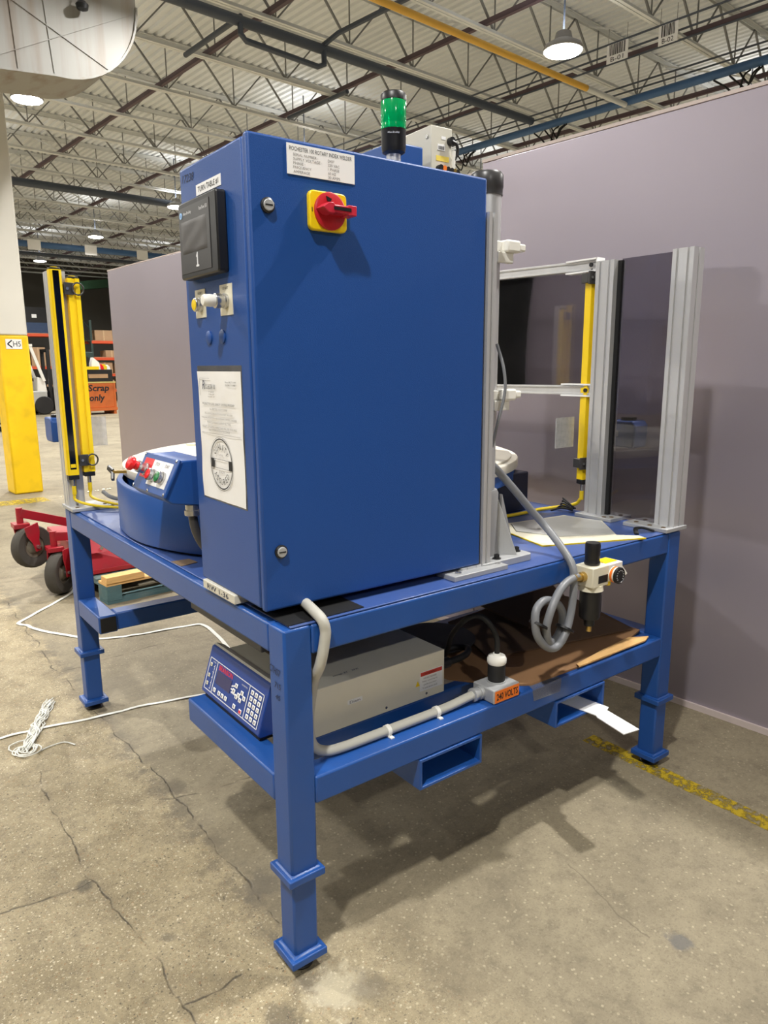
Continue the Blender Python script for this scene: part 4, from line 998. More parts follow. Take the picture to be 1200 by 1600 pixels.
t3 = curtain('light_curtain', 'narrow yellow light curtain on the left edge of the right-hand post', (1.632, 0.420), 1.063, 1.900, (0.25, 1), wide=0.034, deep=0.04, brackets=(1.865, 1.15))
# leads
tag(MB().tube([(0.020, 1.816, 1.012), (0.022, 1.812, 0.985), (0.07, 1.77, 0.965), (0.14, 1.70, 0.957), (0.22, 1.66, 0.953), (0.30, 1.66, 0.95)], 0.006, n=8, sub=6).build('signal_cable', YELC), 'yellow cable curving from the black-windowed curtain at the left post', 'cable')
tag(MB().tube([(0.088, 1.825, 1.02), (0.09, 1.815, 0.99), (0.15, 1.77, 0.965), (0.19, 1.70, 0.962), (0.24, 1.665, 0.962), (0.31, 1.655, 0.957)], 0.006, n=8, sub=6).build('signal_cable', YELC), 'yellow cable running from the plain-backed curtain to the turntable guard', 'cable')
tag(MB().tube([(0.17, 1.93, 0.99), (0.19, 1.88, 0.97), (0.24, 1.82, 0.958), (0.34, 1.75, 0.952)], 0.009, n=8, sub=6).build('grey_cable', GREYH), 'thick grey cable behind the left post foot', 'cable')
tag(MB().tube([(1.632, 0.425, 1.0), (1.63, 0.45, 0.975), (1.60, 0.52, 0.955), (1.52, 0.55, 0.95), (1.40, 0.54, 0.95), (1.28, 0.55, 0.95), (1.10, 0.62, 0.95)], 0.007, n=8, sub=6).build('signal_cable', YELC), 'yellow cable lying across the table from the right-hand light curtain', 'cable')
mb = MB()
for k in range(5):
    mb.tube([(1.54+0.03*k, 0.50, 0.952), (1.56+0.02*k, 0.46+0.015*k, 0.965+0.006*k), (1.60, 0.44, 0.955+0.004*k), (1.62+0.01*k, 0.47, 0.95)], 0.004, n=6, sub=4)
tag(mb.build('cable_tangle', BLACKR), 'small tangle of black leads at the foot of the right-hand post', 'cable')
# palm boxes with their clear guards, one at each end
def palm(label, label2, cx, cy, z, plate, arm):
    t = thing('palm_button_box', label, 'control box', (cx, cy, z))
    MB().prism([(cy-0.055, z-0.055), (cy+0.045, z-0.055), (cy+0.06, z-0.035), (cy+0.06, z+0.05), (cy-0.045, z+0.05), (cy-0.06, z+0.03)], cx-0.045, cx+0.045, 'x').build('box_body', BLUE, t, bevel=0.006)
    MB().cyl((cx, cy, z+0.05), (cx, cy, z+0.062), 0.03, n=16).build('palm_button', BLACK, t)
    MB().bar(arm[0], arm[1], 0.022, 0.022).build('mounting_arm', ALU, t)
    g = MB().box(*plate).build('clear_guard_plate', CLEAR, smooth=False)
    tag(g, label2, 'plate')
palm('small blue palm-button box behind the left post', 'clear plastic plate beside the left post, above the bench', 0.028, 2.005, 1.278, (0.098, 0.205, 1.919, 1.923, 1.20, 1.328), ((0.03, 1.915, 1.27), (0.03, 1.96, 1.27)))
palm('small blue palm-button box seen through the smoked right panel', 'clear plastic plate behind the right-hand light curtain', 1.75, 0.30, 1.272, (1.49, 1.60, 0.448, 0.452, 1.215, 1.335), ((1.66, 0.34, 1.27), (1.72, 0.32, 1.27)))

# ================================================================== sheets on the table
b = MB().prism([(1.13, 0.35), (1.075, 0.145), (1.10, 0.135), (1.44, -0.006), (1.452, 0.03), (1.40, 0.085), (1.56, 0.265), (1.53, 0.425), (1.23, 0.46)], zt_, zt_+0.004)
s1 = tag(b.build('cream_pad', CREAM), 'flat cream pad with a thin yellow edge on the bench top', 'sheet')
MB().bar((1.13, 0.35, zt_+0.002), (1.075, 0.145, zt_+0.002), 0.004, 0.0046).bar((1.075, 0.145, zt_+0.002), (1.44, -0.006, zt_+0.002), 0.004, 0.0046).build('yellow_edge', YELC, s1)
b = MB().prism([(1.16, 0.34), (1.22, 0.19), (1.40, 0.09), (1.545, 0.26), (1.52, 0.40), (1.24, 0.44)], zt_+0.0042, zt_+0.0075)
tag(b.build('grey_folder', mat('frosted_grey_sheet', (186, 186, 182), rough=0.35)), 'frosted grey sheet lying on top of the cream pad', 'sheet')
mb = MB().tube([(1.47, 0.05, 0.944), (1.50, 0.075, 0.955), (1.535, 0.07, 0.954), (1.555, 0.035, 0.946)], 0.009, n=6, sub=4, flat=0.5)
tag(mb.build('black_strap_scrap', BLACKR), 'crumpled black scrap beside the right front post plate', 'scrap')

# ================================================================== filter regulator and hose
fr0 = Vector((1.082, -0.05, 0.0))
fg = thing('filter_regulator', 'beige air filter regulator with black bowl hanging at the front beam', 'regulator', (fr0.x, fr0.y, 0.86))
FA = -0.35
FM = Matrix.Translation(fr0) @ Matrix.Rotation(-0.0, 4, 'Z')
bd = MB().box(-0.040, 0.040, -0.036, 0.036, 0.856, 0.921, FM).build('valve_body', CREAM, fg, bevel=0.003)
MB().lathe([(0.040, 0.840), (0.038, 0.848), (0.038, 0.857)], fr0, n=24).build('bowl_ring', CREAM, fg)
MB().lathe([(0.021, 0.921), (0.025, 0.926), (0.025, 0.932), (0.0225, 0.936), (0.0235, 0.945), (0.0245, 0.985), (0.022, 0.993), (0.0, 0.994)], fr0, n=24).build('adjust_knob', BLACK, fg)
MB().lathe([(0.033, 0.842), (0.034, 0.83), (0.033, 0.752), (0.030, 0.745), (0.018, 0.744), (0.0165, 0.72), (0.0, 0.719)], fr0, n=24).build('bowl', BLACK, fg)
MB().box(0.028, 0.046, -0.012, 0.010, 0.752, 0.815, FM).build('sight_guard', CHAR, fg, bevel=0.003)
MB().cyl(fr0+Vector((0.0, 0, 0.70)), fr0+Vector((0.0, 0, 0.72)), 0.009, n=12).build('drain', BRASS, fg)
b2 = MB().box(0.042, 0.120, -0.030, 0.036, 0.862, 0.918, FM).build('outlet_block', WHITE, fg, bevel=0.002)
MB().box(0.050, 0.112, -0.015, 0.030, 0.918, 0.9195, FM).build('yellow_label', YELS, b2)
gz = Vector((fr0.x+0.062, fr0.y-0.036, 0.887))
MB().lathe([(0.025, 0.0), (0.025, 0.018)], gz, (0, -1, 0), 24).build('gauge_case', WHITE, fg)
gg = MB().lathe([(0.0265, 0.018), (0.0265, 0.026), (0.023, 0.028), (0.022, 0.026), (0.0, 0.026)], gz, (0, -1, 0), 24).build('gauge_face', BLACK, fg)
mb = MB()
for k in range(11):
    a = -0.7+4.6*k/10; c = gz+Vector((0.017*cos(a), -0.0268, 0.017*sin(a))); mb.cyl(c, c+Vector((0, -0.0004, 0)), 0.0016, n=6)
mb.build('gauge_mark', PRINTW, gg)
MB().cyl(gz+Vector((0, -0.004, 0)), gz+Vector((0, -0.012, 0)), 0.0258, n=24).build('orange_band', ORANGE, fg)
MB().box(-0.012, 0.034, -0.0372, -0.036, 0.868, 0.892, FM).build('black_label', BLACK, bd)
MB().cyl(fr0+Vector((-0.058, 0, 0.889)), fr0+Vector((-0.04, 0, 0.889)), 0.016, n=12).build('brass_fitting', BRASS, fg)
MB().cyl(fr0+Vector((-0.09, 0, 0.894)), fr0+Vector((-0.058, 0, 0.890)), 0.0125, n=12).build('hose_barb', BRASS, fg)
MB().lathe([(0.012, 0), (0.012, 0.012), (0.006, 0.014)], fr0+Vector((0.055, -0.02, 0.862)), (0, 0, -1), 12).build('yellow_drain_knob', YELS, fg)
mb = MB().bar(fr0+Vector((0.122, -0.012, 0.905)), fr0+Vector((0.150, -0.02, 0.868)), 0.018, 0.010); mb.build('latch', WHITE, fg, bevel=0.002)
MB().box(-0.03, 0.11, 0.036, 0.0512, 0.875, 0.91, FM).build('mounting_bracket', ALUP, fg)

hp = [(0.80, 0.20, 1.28), (0.845, 0.165, 1.236), (0.918, 0.145, 1.160), (1.0, 0.13, 1.073), (1.035, 0.10, 1.022), (1.018, 0.02, 0.972), (1.005, -0.035, 0.925), (0.998, -0.048, 0.87), (0.99, -0.052, 0.81), (0.972, -0.056, 0.755), (0.944, -0.060, 0.712), (0.905, -0.060, 0.690), (0.862, -0.058, 0.706), (0.828, -0.055, 0.745),
      (0.819, -0.052, 0.79), (0.832, -0.045, 0.826), (0.868, -0.04, 0.842), (0.912, -0.036, 0.832), (0.950, -0.034, 0.808), (0.968, -0.034, 0.775), (0.962, -0.036, 0.735), (0.935, -0.04, 0.708), (0.905, -0.044, 0.702), (0.872, -0.06, 0.720), (0.852, -0.068, 0.765), (0.858, -0.07, 0.80), (0.88, -0.068, 0.838), (0.915, -0.06, 0.868), (0.955, -0.053, 0.886), (0.995, -0.05, 0.893), (1.012, -0.05, 0.8945)]
hs = tag(MB().tube(hp, 0.0125, n=12, sub=6).build('air_hose', GREYH), 'grey air hose looping down to the regulator from the column', 'hose')
for (x, z) in ((0.832, 0.775), (0.956, 0.735)):
    MB().cyl((x, -0.052, z), (x+0.004, -0.052, z+0.006), 0.03, n=14).build('cable_tie', BLACK, hs)

# ================================================================== power supply
zc0 = 0.541
pw = thing('power_supply', 'beige ultrasonic power supply with sloping blue keypad front on the lower shelf', 'power supply', (0.35, 0.36, zc0))
PY0, PY1, PX1 = 0.158, 0.585, 0.648
MB().box(0.09, PX1, PY0, PY1, zc0, 0.680).build('chassis', CHAS, pw, bevel=0.002)
psd = [(0.042, 0.556), (0.050, 0.548), (0.12, 0.548), (0.12, 0.684), (0.098, 0.695), (0.086, 0.690)]
for (y0, y1) in ((0.236, 0.612),):
    MB().prism(psd, y0, y1, 'y').build('keypad_housing', BLUED, pw, bevel=0.003)
MB().prism([(0.089, 0.690), (0.099, 0.697), (0.126, 0.684), (0.126, 0.6815)], 0.236, 0.612, 'y').build('top_edge', CHAS, pw)
for (x, y) in ((0.12, 0.20), (0.12, 0.56), (0.6, 0.20), (0.6, 0.56)): MB().cyl((x, y, 0.5365), (x, y, zc0), 0.014, n=12).build('rubber_foot', BLACKR, pw)
MB().box(0.05, 0.10, 0.245, 0.60, 0.537, 0.549).build('keypad_gap_shade', BLACKR, pw)  # black filler painted in as shade of the gap between keypad front and rail
k0 = Vector((0.0425, 0, 0.558)); kd = Vector((0.086-0.042, 0, 0.690-0.556)).normalized(); kn = Vector((-kd.z, 0, kd.x))
KL = hypot(0.044, 0.134)
def kp(s, y, h=0.0008): return k0+kd*s+Vector((0, y, 0))+kn*h
def kbox(s0, s1, ya, yb, h0=0.0003, h1=0.0012):
    c = [kp(s, y, h) for h in (h0, h1) for (s, y) in ((s0, ya), (s1, ya), (s1, yb), (s0, yb))]
    return MB().add(c, [(3,2,1,0),(4,5,6,7),(0,1,5,4),(1,2,6,5),(2,3,7,6),(3,0,4,7)])
def kadd(mb, s0, s1, ya, yb, h0=0.0003, h1=0.0012):
    c = [kp(s, y, h) for h in (h0, h1) for (s, y) in ((s0, ya), (s1, ya), (s1, yb), (s0, yb))]
    return mb.add(c, [(3,2,1,0),(4,5,6,7),(0,1,5,4),(1,2,6,5),(2,3,7,6),(3,0,4,7)])
YL, YR = 0.598, 0.252       # left / right ends of the printed field (seen from the front, left = +y)
B0, B1 = 0.010, 0.108
mb = MB(); t = 0.0022
kadd(mb, B0, B0+t, YR, YL); kadd(mb, B1-t, B1, YR, YL); kadd(mb, B0, B1, YR, YR+t*1.3); kadd(mb, B0, B1, YL-t*1.3, YL); kadd(mb, B0, B1, 0.545, 0.548); kadd(mb, B0, B1, 0.334, 0.337)
mb.build('panel_border', PRINTW, pw)
text('BRANSON', 0.090, 0.0155, kp(0.0945, 0.487), (0, -1, 0), kd, PRINTR, pw, bold=0.015)
kbox(0.046, 0.084, 0.440, 0.536).build('display_window', mat('dark_lcd', (26, 34, 92), rough=0.15), pw)
def key(s, y, m=LABELW, a=0.0125, b_=0.0125):
    o = kbox(s-a/2, s+a/2, y-b_*0.62, y+b_*0.62, 0.0005, 0.0028).build('keypad_key', m, pw, bevel=0.001)
    kbox(s-a*0.26, s+a*0.26, y-b_*0.2, y+b_*0.2, 0.0028, 0.0031).build('key_mark', INKG, o)
for i in range(5):
    for j in range(3): key(0.0245+0.0172*i, 0.269+0.0226*j)
for (s, y) in ((0.026, 0.528), (0.026, 0.496), (0.026, 0.474), (0.026, 0.452), (0.024, 0.395), (0.0225, 0.356), (0.052, 0.396), (0.062, 0.416), (0.080, 0.408), (0.072, 0.368), (0.060, 0.385), (0.050, 0.372), (0.062, 0.352)): key(s, y)
kbox(0.018, 0.026, 0.35, 0.362, 0.0029, 0.0032).build('red_key_mark', PRINTR, pw)
mb = MB()
for (a, b_) in (((0.078, 0.412), (0.070, 0.436)), ((0.062, 0.421), (0.062, 0.437)), ((0.054, 0.402), (0.054, 0.432))):
    p = kp(a[0], a[1]); q = kp(b_[0], b_[1]); mb.bar(p, q, 0.004, 0.0008, up=kn)
mb.build('arrow_print', PRINTW, pw)
for s in (0.03, 0.055, 0.088): key(s, 0.582, CREAM, 0.011, 0.009)
mb = MB()
for k in range(18): kadd(mb, 0.018+0.0042*k, 0.020+0.0042*k, 0.5585, 0.562 if k % 4 else 0.566)
mb.build('scale_print', PRINTW, pw)
text('POWER', 0.02, 0.004, kp(0.099, 0.566), (0, -1, 0), kd, PRINTW, pw); text('PARAMETERS', 0.035, 0.004, kp(0.094, 0.365), (0, -1, 0), kd, PRINTW, pw)
# side labels, marker, connector
MB().box(0.548, 0.640, PY0-0.0012, PY0, 0.568, 0.630).build('warning_label', LABELW, pw)
MB().box(0.551, 0.637, PY0-0.0018, PY0-0.0012, 0.616, 0.628).build('warning_stripe', mat('warning_red', (206, 62, 48), rough=0.5), pw)
text('! WARNING', 0.05, 0.007, (0.588, PY0-0.0022, 0.622), (1, 0, 0), U_, INK, pw)
for i, s_ in enumerate(('HIGH VOLTAGE INSIDE', 'Refer servicing to', 'qualified personnel', 'To avoid electric shock')):
    text(s_, 0.052+0.008*(i % 2), 0.0055, (0.588, PY0-0.0018, 0.608-0.0105*i), (1, 0, 0), U_, INKG, pw)
MB().prism([(0.532, 0.588), (0.548, 0.588), (0.54, 0.604)], PY0-0.0012, PY0, 'y').build('warning_triangle', YELS, pw)
MB().box(0.283, 0.334, PY0-0.0012, PY0, 0.606, 0.619).build('name_sticker', LABELW, pw)
text('Diam', 0.036, 0.008, (0.308, PY0-0.0018, 0.6122), (1, 0, 0), U_, INKB, pw)
text('scrap 31   3PK', 0.09, 0.012, (0.31, PY0+0.045, 0.6812), (1, 0, 0), (0, 1, 0), INKB, pw, name='handwriting', shear=0.2)
for x in (0.42, 0.575): MB().lathe([(0.004, 0), (0.004, 0.0015)], (x, PY0, 0.556), (0, -1, 0), 10).build('screw', STEEL, pw)
MB().box(0.20, 0.245, 0.45, 0.52, 0.681, 0.686).build('dark_tag', mat('brown_tag', (84, 66, 40), rough=0.6), pw)
mb = MB().cyl((PX1, 0.20, 0.610), (PX1+0.03, 0.20, 0.610), 0.013, n=14); mb.cyl((PX1+0.02, 0.20, 0.610), (PX1+0.055, 0.20, 0.610), 0.017, n=14); mb.build('side_connector', BLACK, pw)

# ================================================================== outlet box and conduit
ob = thing('outlet_box', 'grey cast outlet box marked 240 VOLTS on the lower front rail', 'outlet box', (0.765, 0.045, 0.5375))
MB().box(0.706, 0.818, 0.0, 0.09, 0.5375, 0.582).build('box_body', ALUP, ob, bevel=0.004)
MB().box(0.711, 0.815, -0.0012, 0.0, 0.5405, 0.578).build('voltage_label', ORANGE, ob)
text('240 VOLTS', 0.092, 0.022, (0.763, -0.0018, 0.559), (1, 0, 0), U_, INK, ob, bold=0.02)
MB().lathe([(0.021, 0.0), (0.021, 0.012), (0.018, 0.012), (0.018, 0.028), (0.021, 0.028), (0.021, 0.036), (0.016, 0.038)], (0.706, 0.055, 0.560), (-1, 0, 0), 20).build('conduit_fitting', ALUP, ob)
pg = thing('power_plug', 'black and white twist-lock plug standing in the outlet box', 'plug', (0.765, 0.048, 0.582))
MB().lathe([(0.029, 0.582), (0.029, 0.587)], (0.765, 0.048, 0), n=24).build('plug_flange', ALUP, pg)
MB().lathe([(0.0265, 0.587), (0.0275, 0.60), (0.027, 0.638), (0.0255, 0.641)], (0.765, 0.048, 0), n=24).build('plug_body', BLACKR, pg)
MB().lathe([(0.0275, 0.641), (0.030, 0.645), (0.030, 0.658), (0.026, 0.666), (0.014, 0.668), (0.012, 0.674), (0.0, 0.674)], (0.765, 0.048, 0), n=24).build('plug_cover', WHITE, pg)
MB().tube([(0.765, 0.048, 0.672), (0.765, 0.05, 0.72), (0.752, 0.07, 0.765), (0.735, 0.10, 0.785), (0.718, 0.14, 0.765), (0.72, 0.20, 0.70), (0.735, 0.24, 0.63), (0.76, 0.30, 0.575), (0.75, 0.40, 0.555), (0.70, 0.5, 0.553)], 0.0085, n=10, sub=6).build('power_cord', BLACKR, pg)
tag(MB().tube([(0.703, 0.20, 0.610), (0.75, 0.20, 0.61), (0.80, 0.215, 0.61), (0.835, 0.25, 0.608), (0.82, 0.295, 0.60), (0.76, 0.33, 0.59), (0.70, 0.38, 0.60), (0.67, 0.47, 0.60)], 0.011, n=10, sub=6).build('output_cable', BLACKR), 'thick black cable looping out of the power supply side', 'cable')
cdp = [(0.110, 0.088, 0.965), (0.098, 0.03, 0.963), (0.099, -0.012, 0.948), (0.104, -0.018, 0.92), (0.100, -0.018, 0.89), (0.095, -0.016, 0.86), (0.092, -0.005, 0.825), (0.098, 0.03, 0.78), (0.112, 0.068, 0.72), (0.116, 0.09, 0.65), (0.116, 0.088, 0.60), (0.124, 0.078, 0.568), (0.150, 0.064, 0.5545), (0.20, 0.058, 0.5515), (0.32, 0.056, 0.5515), (0.50, 0.055, 0.5515), (0.58, 0.055, 0.553), (0.64, 0.055, 0.558), (0.675, 0.055, 0.560)]
cn = tag(MB().tube(cdp, 0.0135, n=14, sub=6).build('grey_conduit', GREYC), 'grey flexible conduit dropping from the cabinet along the lower front rail', 'conduit')
for x in (0.345, 0.525):
    mb = MB().lathe([(0.0142, -0.006), (0.016, -0.006), (0.016, 0.006), (0.0142, 0.006)], (x, 0.0555, 0.5515), (1, 0, 0), 16); mb.box(x-0.006, x+0.006, 0.030, 0.046, 0.5365, 0.540); mb.build('conduit_clip', WHITE, cn)

# ================================================================== cardboard on the shelf
c1 = MB().prism([(0.66, 0.56), (0.72, 0.215), (0.83, 0.07), (0.90, 0.022), (1.30, 0.012), (1.592, 0.09), (1.592, 0.59)], 0.5372, 0.5435)
tag(c1.build('cardboard_sheet', CARD), 'large brown cardboard sheet covering the right half of the lower shelf', 'cardboard')
c2 = MB().add([(0.93, 0.24, 0.546), (1.56, 0.10, 0.548), (1.59, 0.40, 0.585), (1.58, 0.58, 0.575), (1.05, 0.58, 0.552)], [(0,1,2,3,4)])
vs = c2.v[:]; c2.v += [p+Vector((0, 0, 0.006)) for p in vs]; c2.f = [(4,3,2,1,0), (5,6,7,8,9)]+[(i, (i+1) % 5, 5+(i+1) % 5, 5+i) for i in range(5)]
tag(c2.build('cardboard_sheet', CARDD), 'darker cardboard sheet lying bent on top of the brown one', 'cardboard')
c3 = MB().add([(1.20, 0.30, 0.575), (1.55, 0.42, 0.60), (1.58, 0.60, 0.66), (1.20, 0.60, 0.60)], [(0,1,2,3)]); vs = c3.v[:]; c3.v += [p+Vector((0, 0, 0.006)) for p in vs]; c3.f = [(3,2,1,0), (4,5,6,7)]+[(i, (i+1) % 4, 4+(i+1) % 4, 4+i) for i in range(4)]
tag(c3.build('cardboard_flap', CARDD), 'dark cardboard flap propped up at the back of the shelf', 'cardboard')
c4 = MB().prism([(1.12, 0.008), (1.50, 0.006), (1.545, 0.022), (1.48, 0.062), (1.30, 0.048), (1.13, 0.026)], 0.5445, 0.549)
tag(c4.build('cardboard_strip', WOOD), 'pale torn cardboard strip on the front edge of the lower rail', 'cardboard')
tag(MB().lathe([(0.13, 0.552), (0.15, 0.556), (0.15, 0.560), (0.0, 0.561)], (0.86, 0.45, 0.02), n=40).build('black_disc', BLACKR), 'black round disc lying on the cardboard behind the power supply', 'disc')
tf = MB().add([(0.885, -0.0015, 0.497), (1.015, -0.0015, 0.492), (1.02, 0.0, 0.5378), (1.005, 0.045, 0.5385), (0.90, 0.05, 0.5385), (0.88, 0.0, 0.5378)], [(0,1,2,5), (5,2,3,4)])
tag(tf.build('film_scrap', FILM), 'scrap of clear film stuck over the lower front rail', 'film')
# white strip in the fork pocket
zs = 0.3785
st = MB().prism([(1.135, 0.12), (1.155, -0.045), (1.146, -0.055), (1.118, -0.178), (1.185, -0.190), (1.215, -0.045), (1.238, -0.035), (1.222, 0.12)], zs, zs+0.003)
tag(st.build('white_strip', LABELW), 'stepped white plastic strip sticking out of the right fork pocket', 'strip')
# dark drive box under the bench
db = thing('drive_box', 'dark grey drive box hanging under the left half of the bench', 'box', (0.3, 0.75, 0.80))
MB().box(0.095, 0.55, 0.30, 0.79, 0.762, ZTOP-HB).build('box_body', mat('dark_grey_paint', (62, 64, 70), rough=0.5), db, bevel=0.004)

# ================================================================== floor litter
def strap(pts, wd, label, name='white_strap'):
    P = spline([Vector((x, y, 0.0)) for x, y in pts], 5); vs = []; fs = []
    for i, p in enumerate(P):
        t = (P[min(i+1, len(P)-1)]-P[max(i-1, 0)]).normalized(); n = Vector((-t.y, t.x, 0))
        z = 0.003+0.0035*abs(sin(i*0.7))
        vs += [(*(p-n*wd/2).xy, z), (*(p+n*wd/2).xy, z), (*(p+n*wd/2).xy, z-0.002), (*(p-n*wd/2).xy, z-0.002)]
    for i in range(len(P)-1):
        for k in range(4): q = (k+1) % 4; fs.append((4*i+k, 4*(i+1)+k, 4*(i+1)+q, 4*i+q))
    return tag(MB().add(vs, fs).build(name, STRAP), label, 'strap')
strap([(-0.55, 1.80), (-0.368, 1.8226), (-0.22, 1.8112), (0.0124, 1.765), (0.2, 1.75), (0.42, 1.70), (0.62, 1.66)], 0.016, 'flat white strap lying straight across the floor past the rear left leg')
strap([(0.52, 3.98), (0.4085, 3.7474), (0.2, 3.53), (0.02, 3.35), (-0.005, 3.30), (0.03, 3.24), (0.0652, 3.1183), (0.215, 2.8539), (0.3151, 2.74), (0.43, 2.69), (0.5678, 2.66), (0.83, 2.62), (0.88, 2.55), (0.86, 2.3), (0.80, 1.95)], 0.022, 'white strap bent in a sharp V on the floor behind the bench')
random.seed(11); mb = MB()
for k in range(16):
    a = random.random()
    p = []
    for i in range(7):
        s_ = i/6
        x = -0.115+(-0.31+0.115)*s_+random.uniform(-0.035, 0.035)*(0.5+s_*(1-s_)*1.2); y = 2.05+(1.64-2.05)*s_+random.uniform(-0.02, 0.02)
        p.append((x, y, 0.003+random.random()*0.015))
    mb.tube(p, 0.0028, n=5, sub=4)
for k in range(5):
    c = Vector((-0.30+random.uniform(-.02, .02), 1.66+random.uniform(-.03, .03), 0.006)); r = random.uniform(0.025, 0.05)
    mb.tube([c+Vector((r*cos(a), r*sin(a), 0.004*random.random())) for a in [2*pi*i/12 for i in range(12)]], 0.0028, n=5, closed=True)
mb.tube([(-0.27, 1.60, 0.004), (-0.22, 1.62, 0.004), (-0.16, 1.62, 0.004), (-0.13, 1.57, 0.004)], 0.0028, n=5, sub=4)
tag(mb.build('string_tangle', STRAP), 'tangled bundle of white string on the floor across the strap', 'string', kind='stuff')

# ================================================================== pallet with mower deck
PM = Matrix.Translation((0.54, 3.335, 0)) @ Matrix.Rotation(radians(5), 4, 'Z')
pt = thing('wooden_pallet', 'teal-stained wooden pallet on the floor behind the bench', 'pallet', (0.54, 3.335, 0), radians(5))
for i in range(3):
    for j in range(3):
        x = (0.0, 0.51, 1.02)[j]; y = (0.0, 0.53, 1.06)[i]
        MB().box(x, x+0.10, y, y+0.15, 0.018, 0.105).build('block', PALT, pt, local=True, bevel=0.003)
for j in range(3): MB().box((0.0, 0.51, 1.02)[j], (0.0, 0.51, 1.02)[j]+0.10, 0, 1.21, 0.105, 0.122).build('stringer_board', PALT, pt, local=True)
for i in range(3): MB().box(-0.0, 1.12, (0.0, 0.53, 1.06)[i], (0.0, 0.53, 1.06)[i]+0.14, 0.0, 0.018).build('bottom_board', PALT, pt, local=True)
for i in range(7):
    y = 0.178*i; MB().box(0, 1.12, y, y+0.14, 0.122, 0.140).build('deck_board', WOOD if i == 0 else PALT, pt, local=True, bevel=0.002)
tag(MB().box(0.0, 0.26, -0.008, 0.085, 0.1405, 0.185, PM).build('loose_plank', WOOD, bevel=0.003), 'short fresh pine plank lying on the front edge of the pallet', 'plank')

mw = thing('mower_deck', 'red mower deck with two caster wheels resting on the pallet', 'mower deck', (0.6, 3.9, 0.14))
dk = MB().add([(0.44, 3.60, 0.155), (0.90, 3.62, 0.155), (1.0, 4.45, 0.155), (0.42, 4.45, 0.155), (0.45, 3.66, 0.34), (0.70, 3.70, 0.30), (0.80, 4.4, 0.34), (0.44, 4.4, 0.36), (0.86, 3.66, 0.22), (0.95, 4.4, 0.24)],
             [(0,1,8,5,4), (1,2,9,8), (2,3,7,6,9), (3,0,4,7), (4,5,6,7), (5,8,9,6), (3,2,1,0)])
dk = dk.build('deck_shell', REDP, mw, smooth=False)
MB().box(0.436, 0.90, 3.594, 3.60, 0.152, 0.18).build('skirt_rib', REDP, dk)
MB().add([(0.50, 3.598, 0.30), (0.64, 3.598, 0.30), (0.60, 3.70, 0.42), (0.50, 3.70, 0.42), (0.50, 3.592, 0.30), (0.64, 3.592, 0.30), (0.60, 3.694, 0.42), (0.50, 3.694, 0.42)], [(0,1,2,3), (7,6,5,4), (0,4,5,1), (1,5,6,2), (2,6,7,3), (3,7,4,0)]).build('mount_bracket', REDP, mw)
MB().cyl((0.60, 3.60, 0.33), (0.60, 3.585, 0.33), 0.012, n=8).build('bolt', STEEL, mw)
def caster(c, axis, piv, arm_end, R=0.148):
    c = Vector(c); ax = Vector(axis).normalized()
    MB().lathe([(0.075, -0.030), (0.10, -0.040), (0.135, -0.040), (R-0.004, -0.030), (R, -0.012), (R, 0.012), (R-0.004, 0.030), (0.135, 0.040), (0.10, 0.040), (0.075, 0.030), (0.075, -0.030)], c, ax, 32, caps=False).build('tyre', TIRE, mw)
    MB().lathe([(0.02, -0.035), (0.04, -0.03), (0.055, -0.016), (0.078, -0.022), (0.078, 0.022), (0.055, 0.016), (0.04, 0.03), (0.02, 0.035)], c, ax, 24).build('wheel_rim', mat('dusty_rim', (112, 104, 90), rough=0.6) if 'dusty_rim' not in bpy.data.materials else bpy.data.materials['dusty_rim'], mw)
    MB().cyl(c-ax*0.072, c+ax*0.072, 0.014, n=10).build('axle_bolt', STEEL, mw)
    piv = Vector(piv); mb = MB(); d_ = (piv-c); d_ = (d_-ax*d_.dot(ax)).normalized(); q_ = ax.cross(d_); Lp = (piv-c).length
    for s_ in (-1, 1):
        o = ax*(0.056*s_)
        pl = [(-0.03, -0.022), (-0.03, 0.022), (0.04, 0.03), (Lp*0.6, 0.055), (Lp, 0.055), (Lp, -0.055), (Lp*0.6, -0.05), (0.04, -0.026)]
        vs = [c+o+d_*p+q_*r+ax*h for h in (-0.004, 0.004) for (p, r) in pl]; k = len(pl)
        mb.add(vs, [tuple(range(k))[::-1], tuple(range(k, 2*k))]+[(i, (i+1) % k, k+(i+1) % k, k+i) for i in range(k)])
    mb.box(piv.x-0.05, piv.x+0.05, piv.y-0.06, piv.y+0.06, piv.z-0.012, piv.z+0.02)
    mb.build('caster_fork', REDP, mw, bevel=0.003)
    MB().cyl(piv, piv+Vector((0, 0, 0.125)), 0.022, n=14).build('caster_spindle', REDP, mw)
    a = MB(); a.bar(piv+Vector((0, 0, 0.09)), arm_end, 0.05, 0.06); a.build('caster_arm', REDP, mw, bevel=0.003)
caster((0.237, 3.95, 0.328), (0.45, -0.89, 0.05), (0.185, 3.99, 0.475), (0.62, 4.10, 0.40))
caster((0.370, 3.80, 0.150), (0.74, -0.67, 0.0), (0.352, 3.83, 0.315), (0.66, 3.90, 0.36))
MB().box(0.56, 0.70, 3.85, 4.15, 0.32, 0.42).build('arm_mount', REDP, mw)

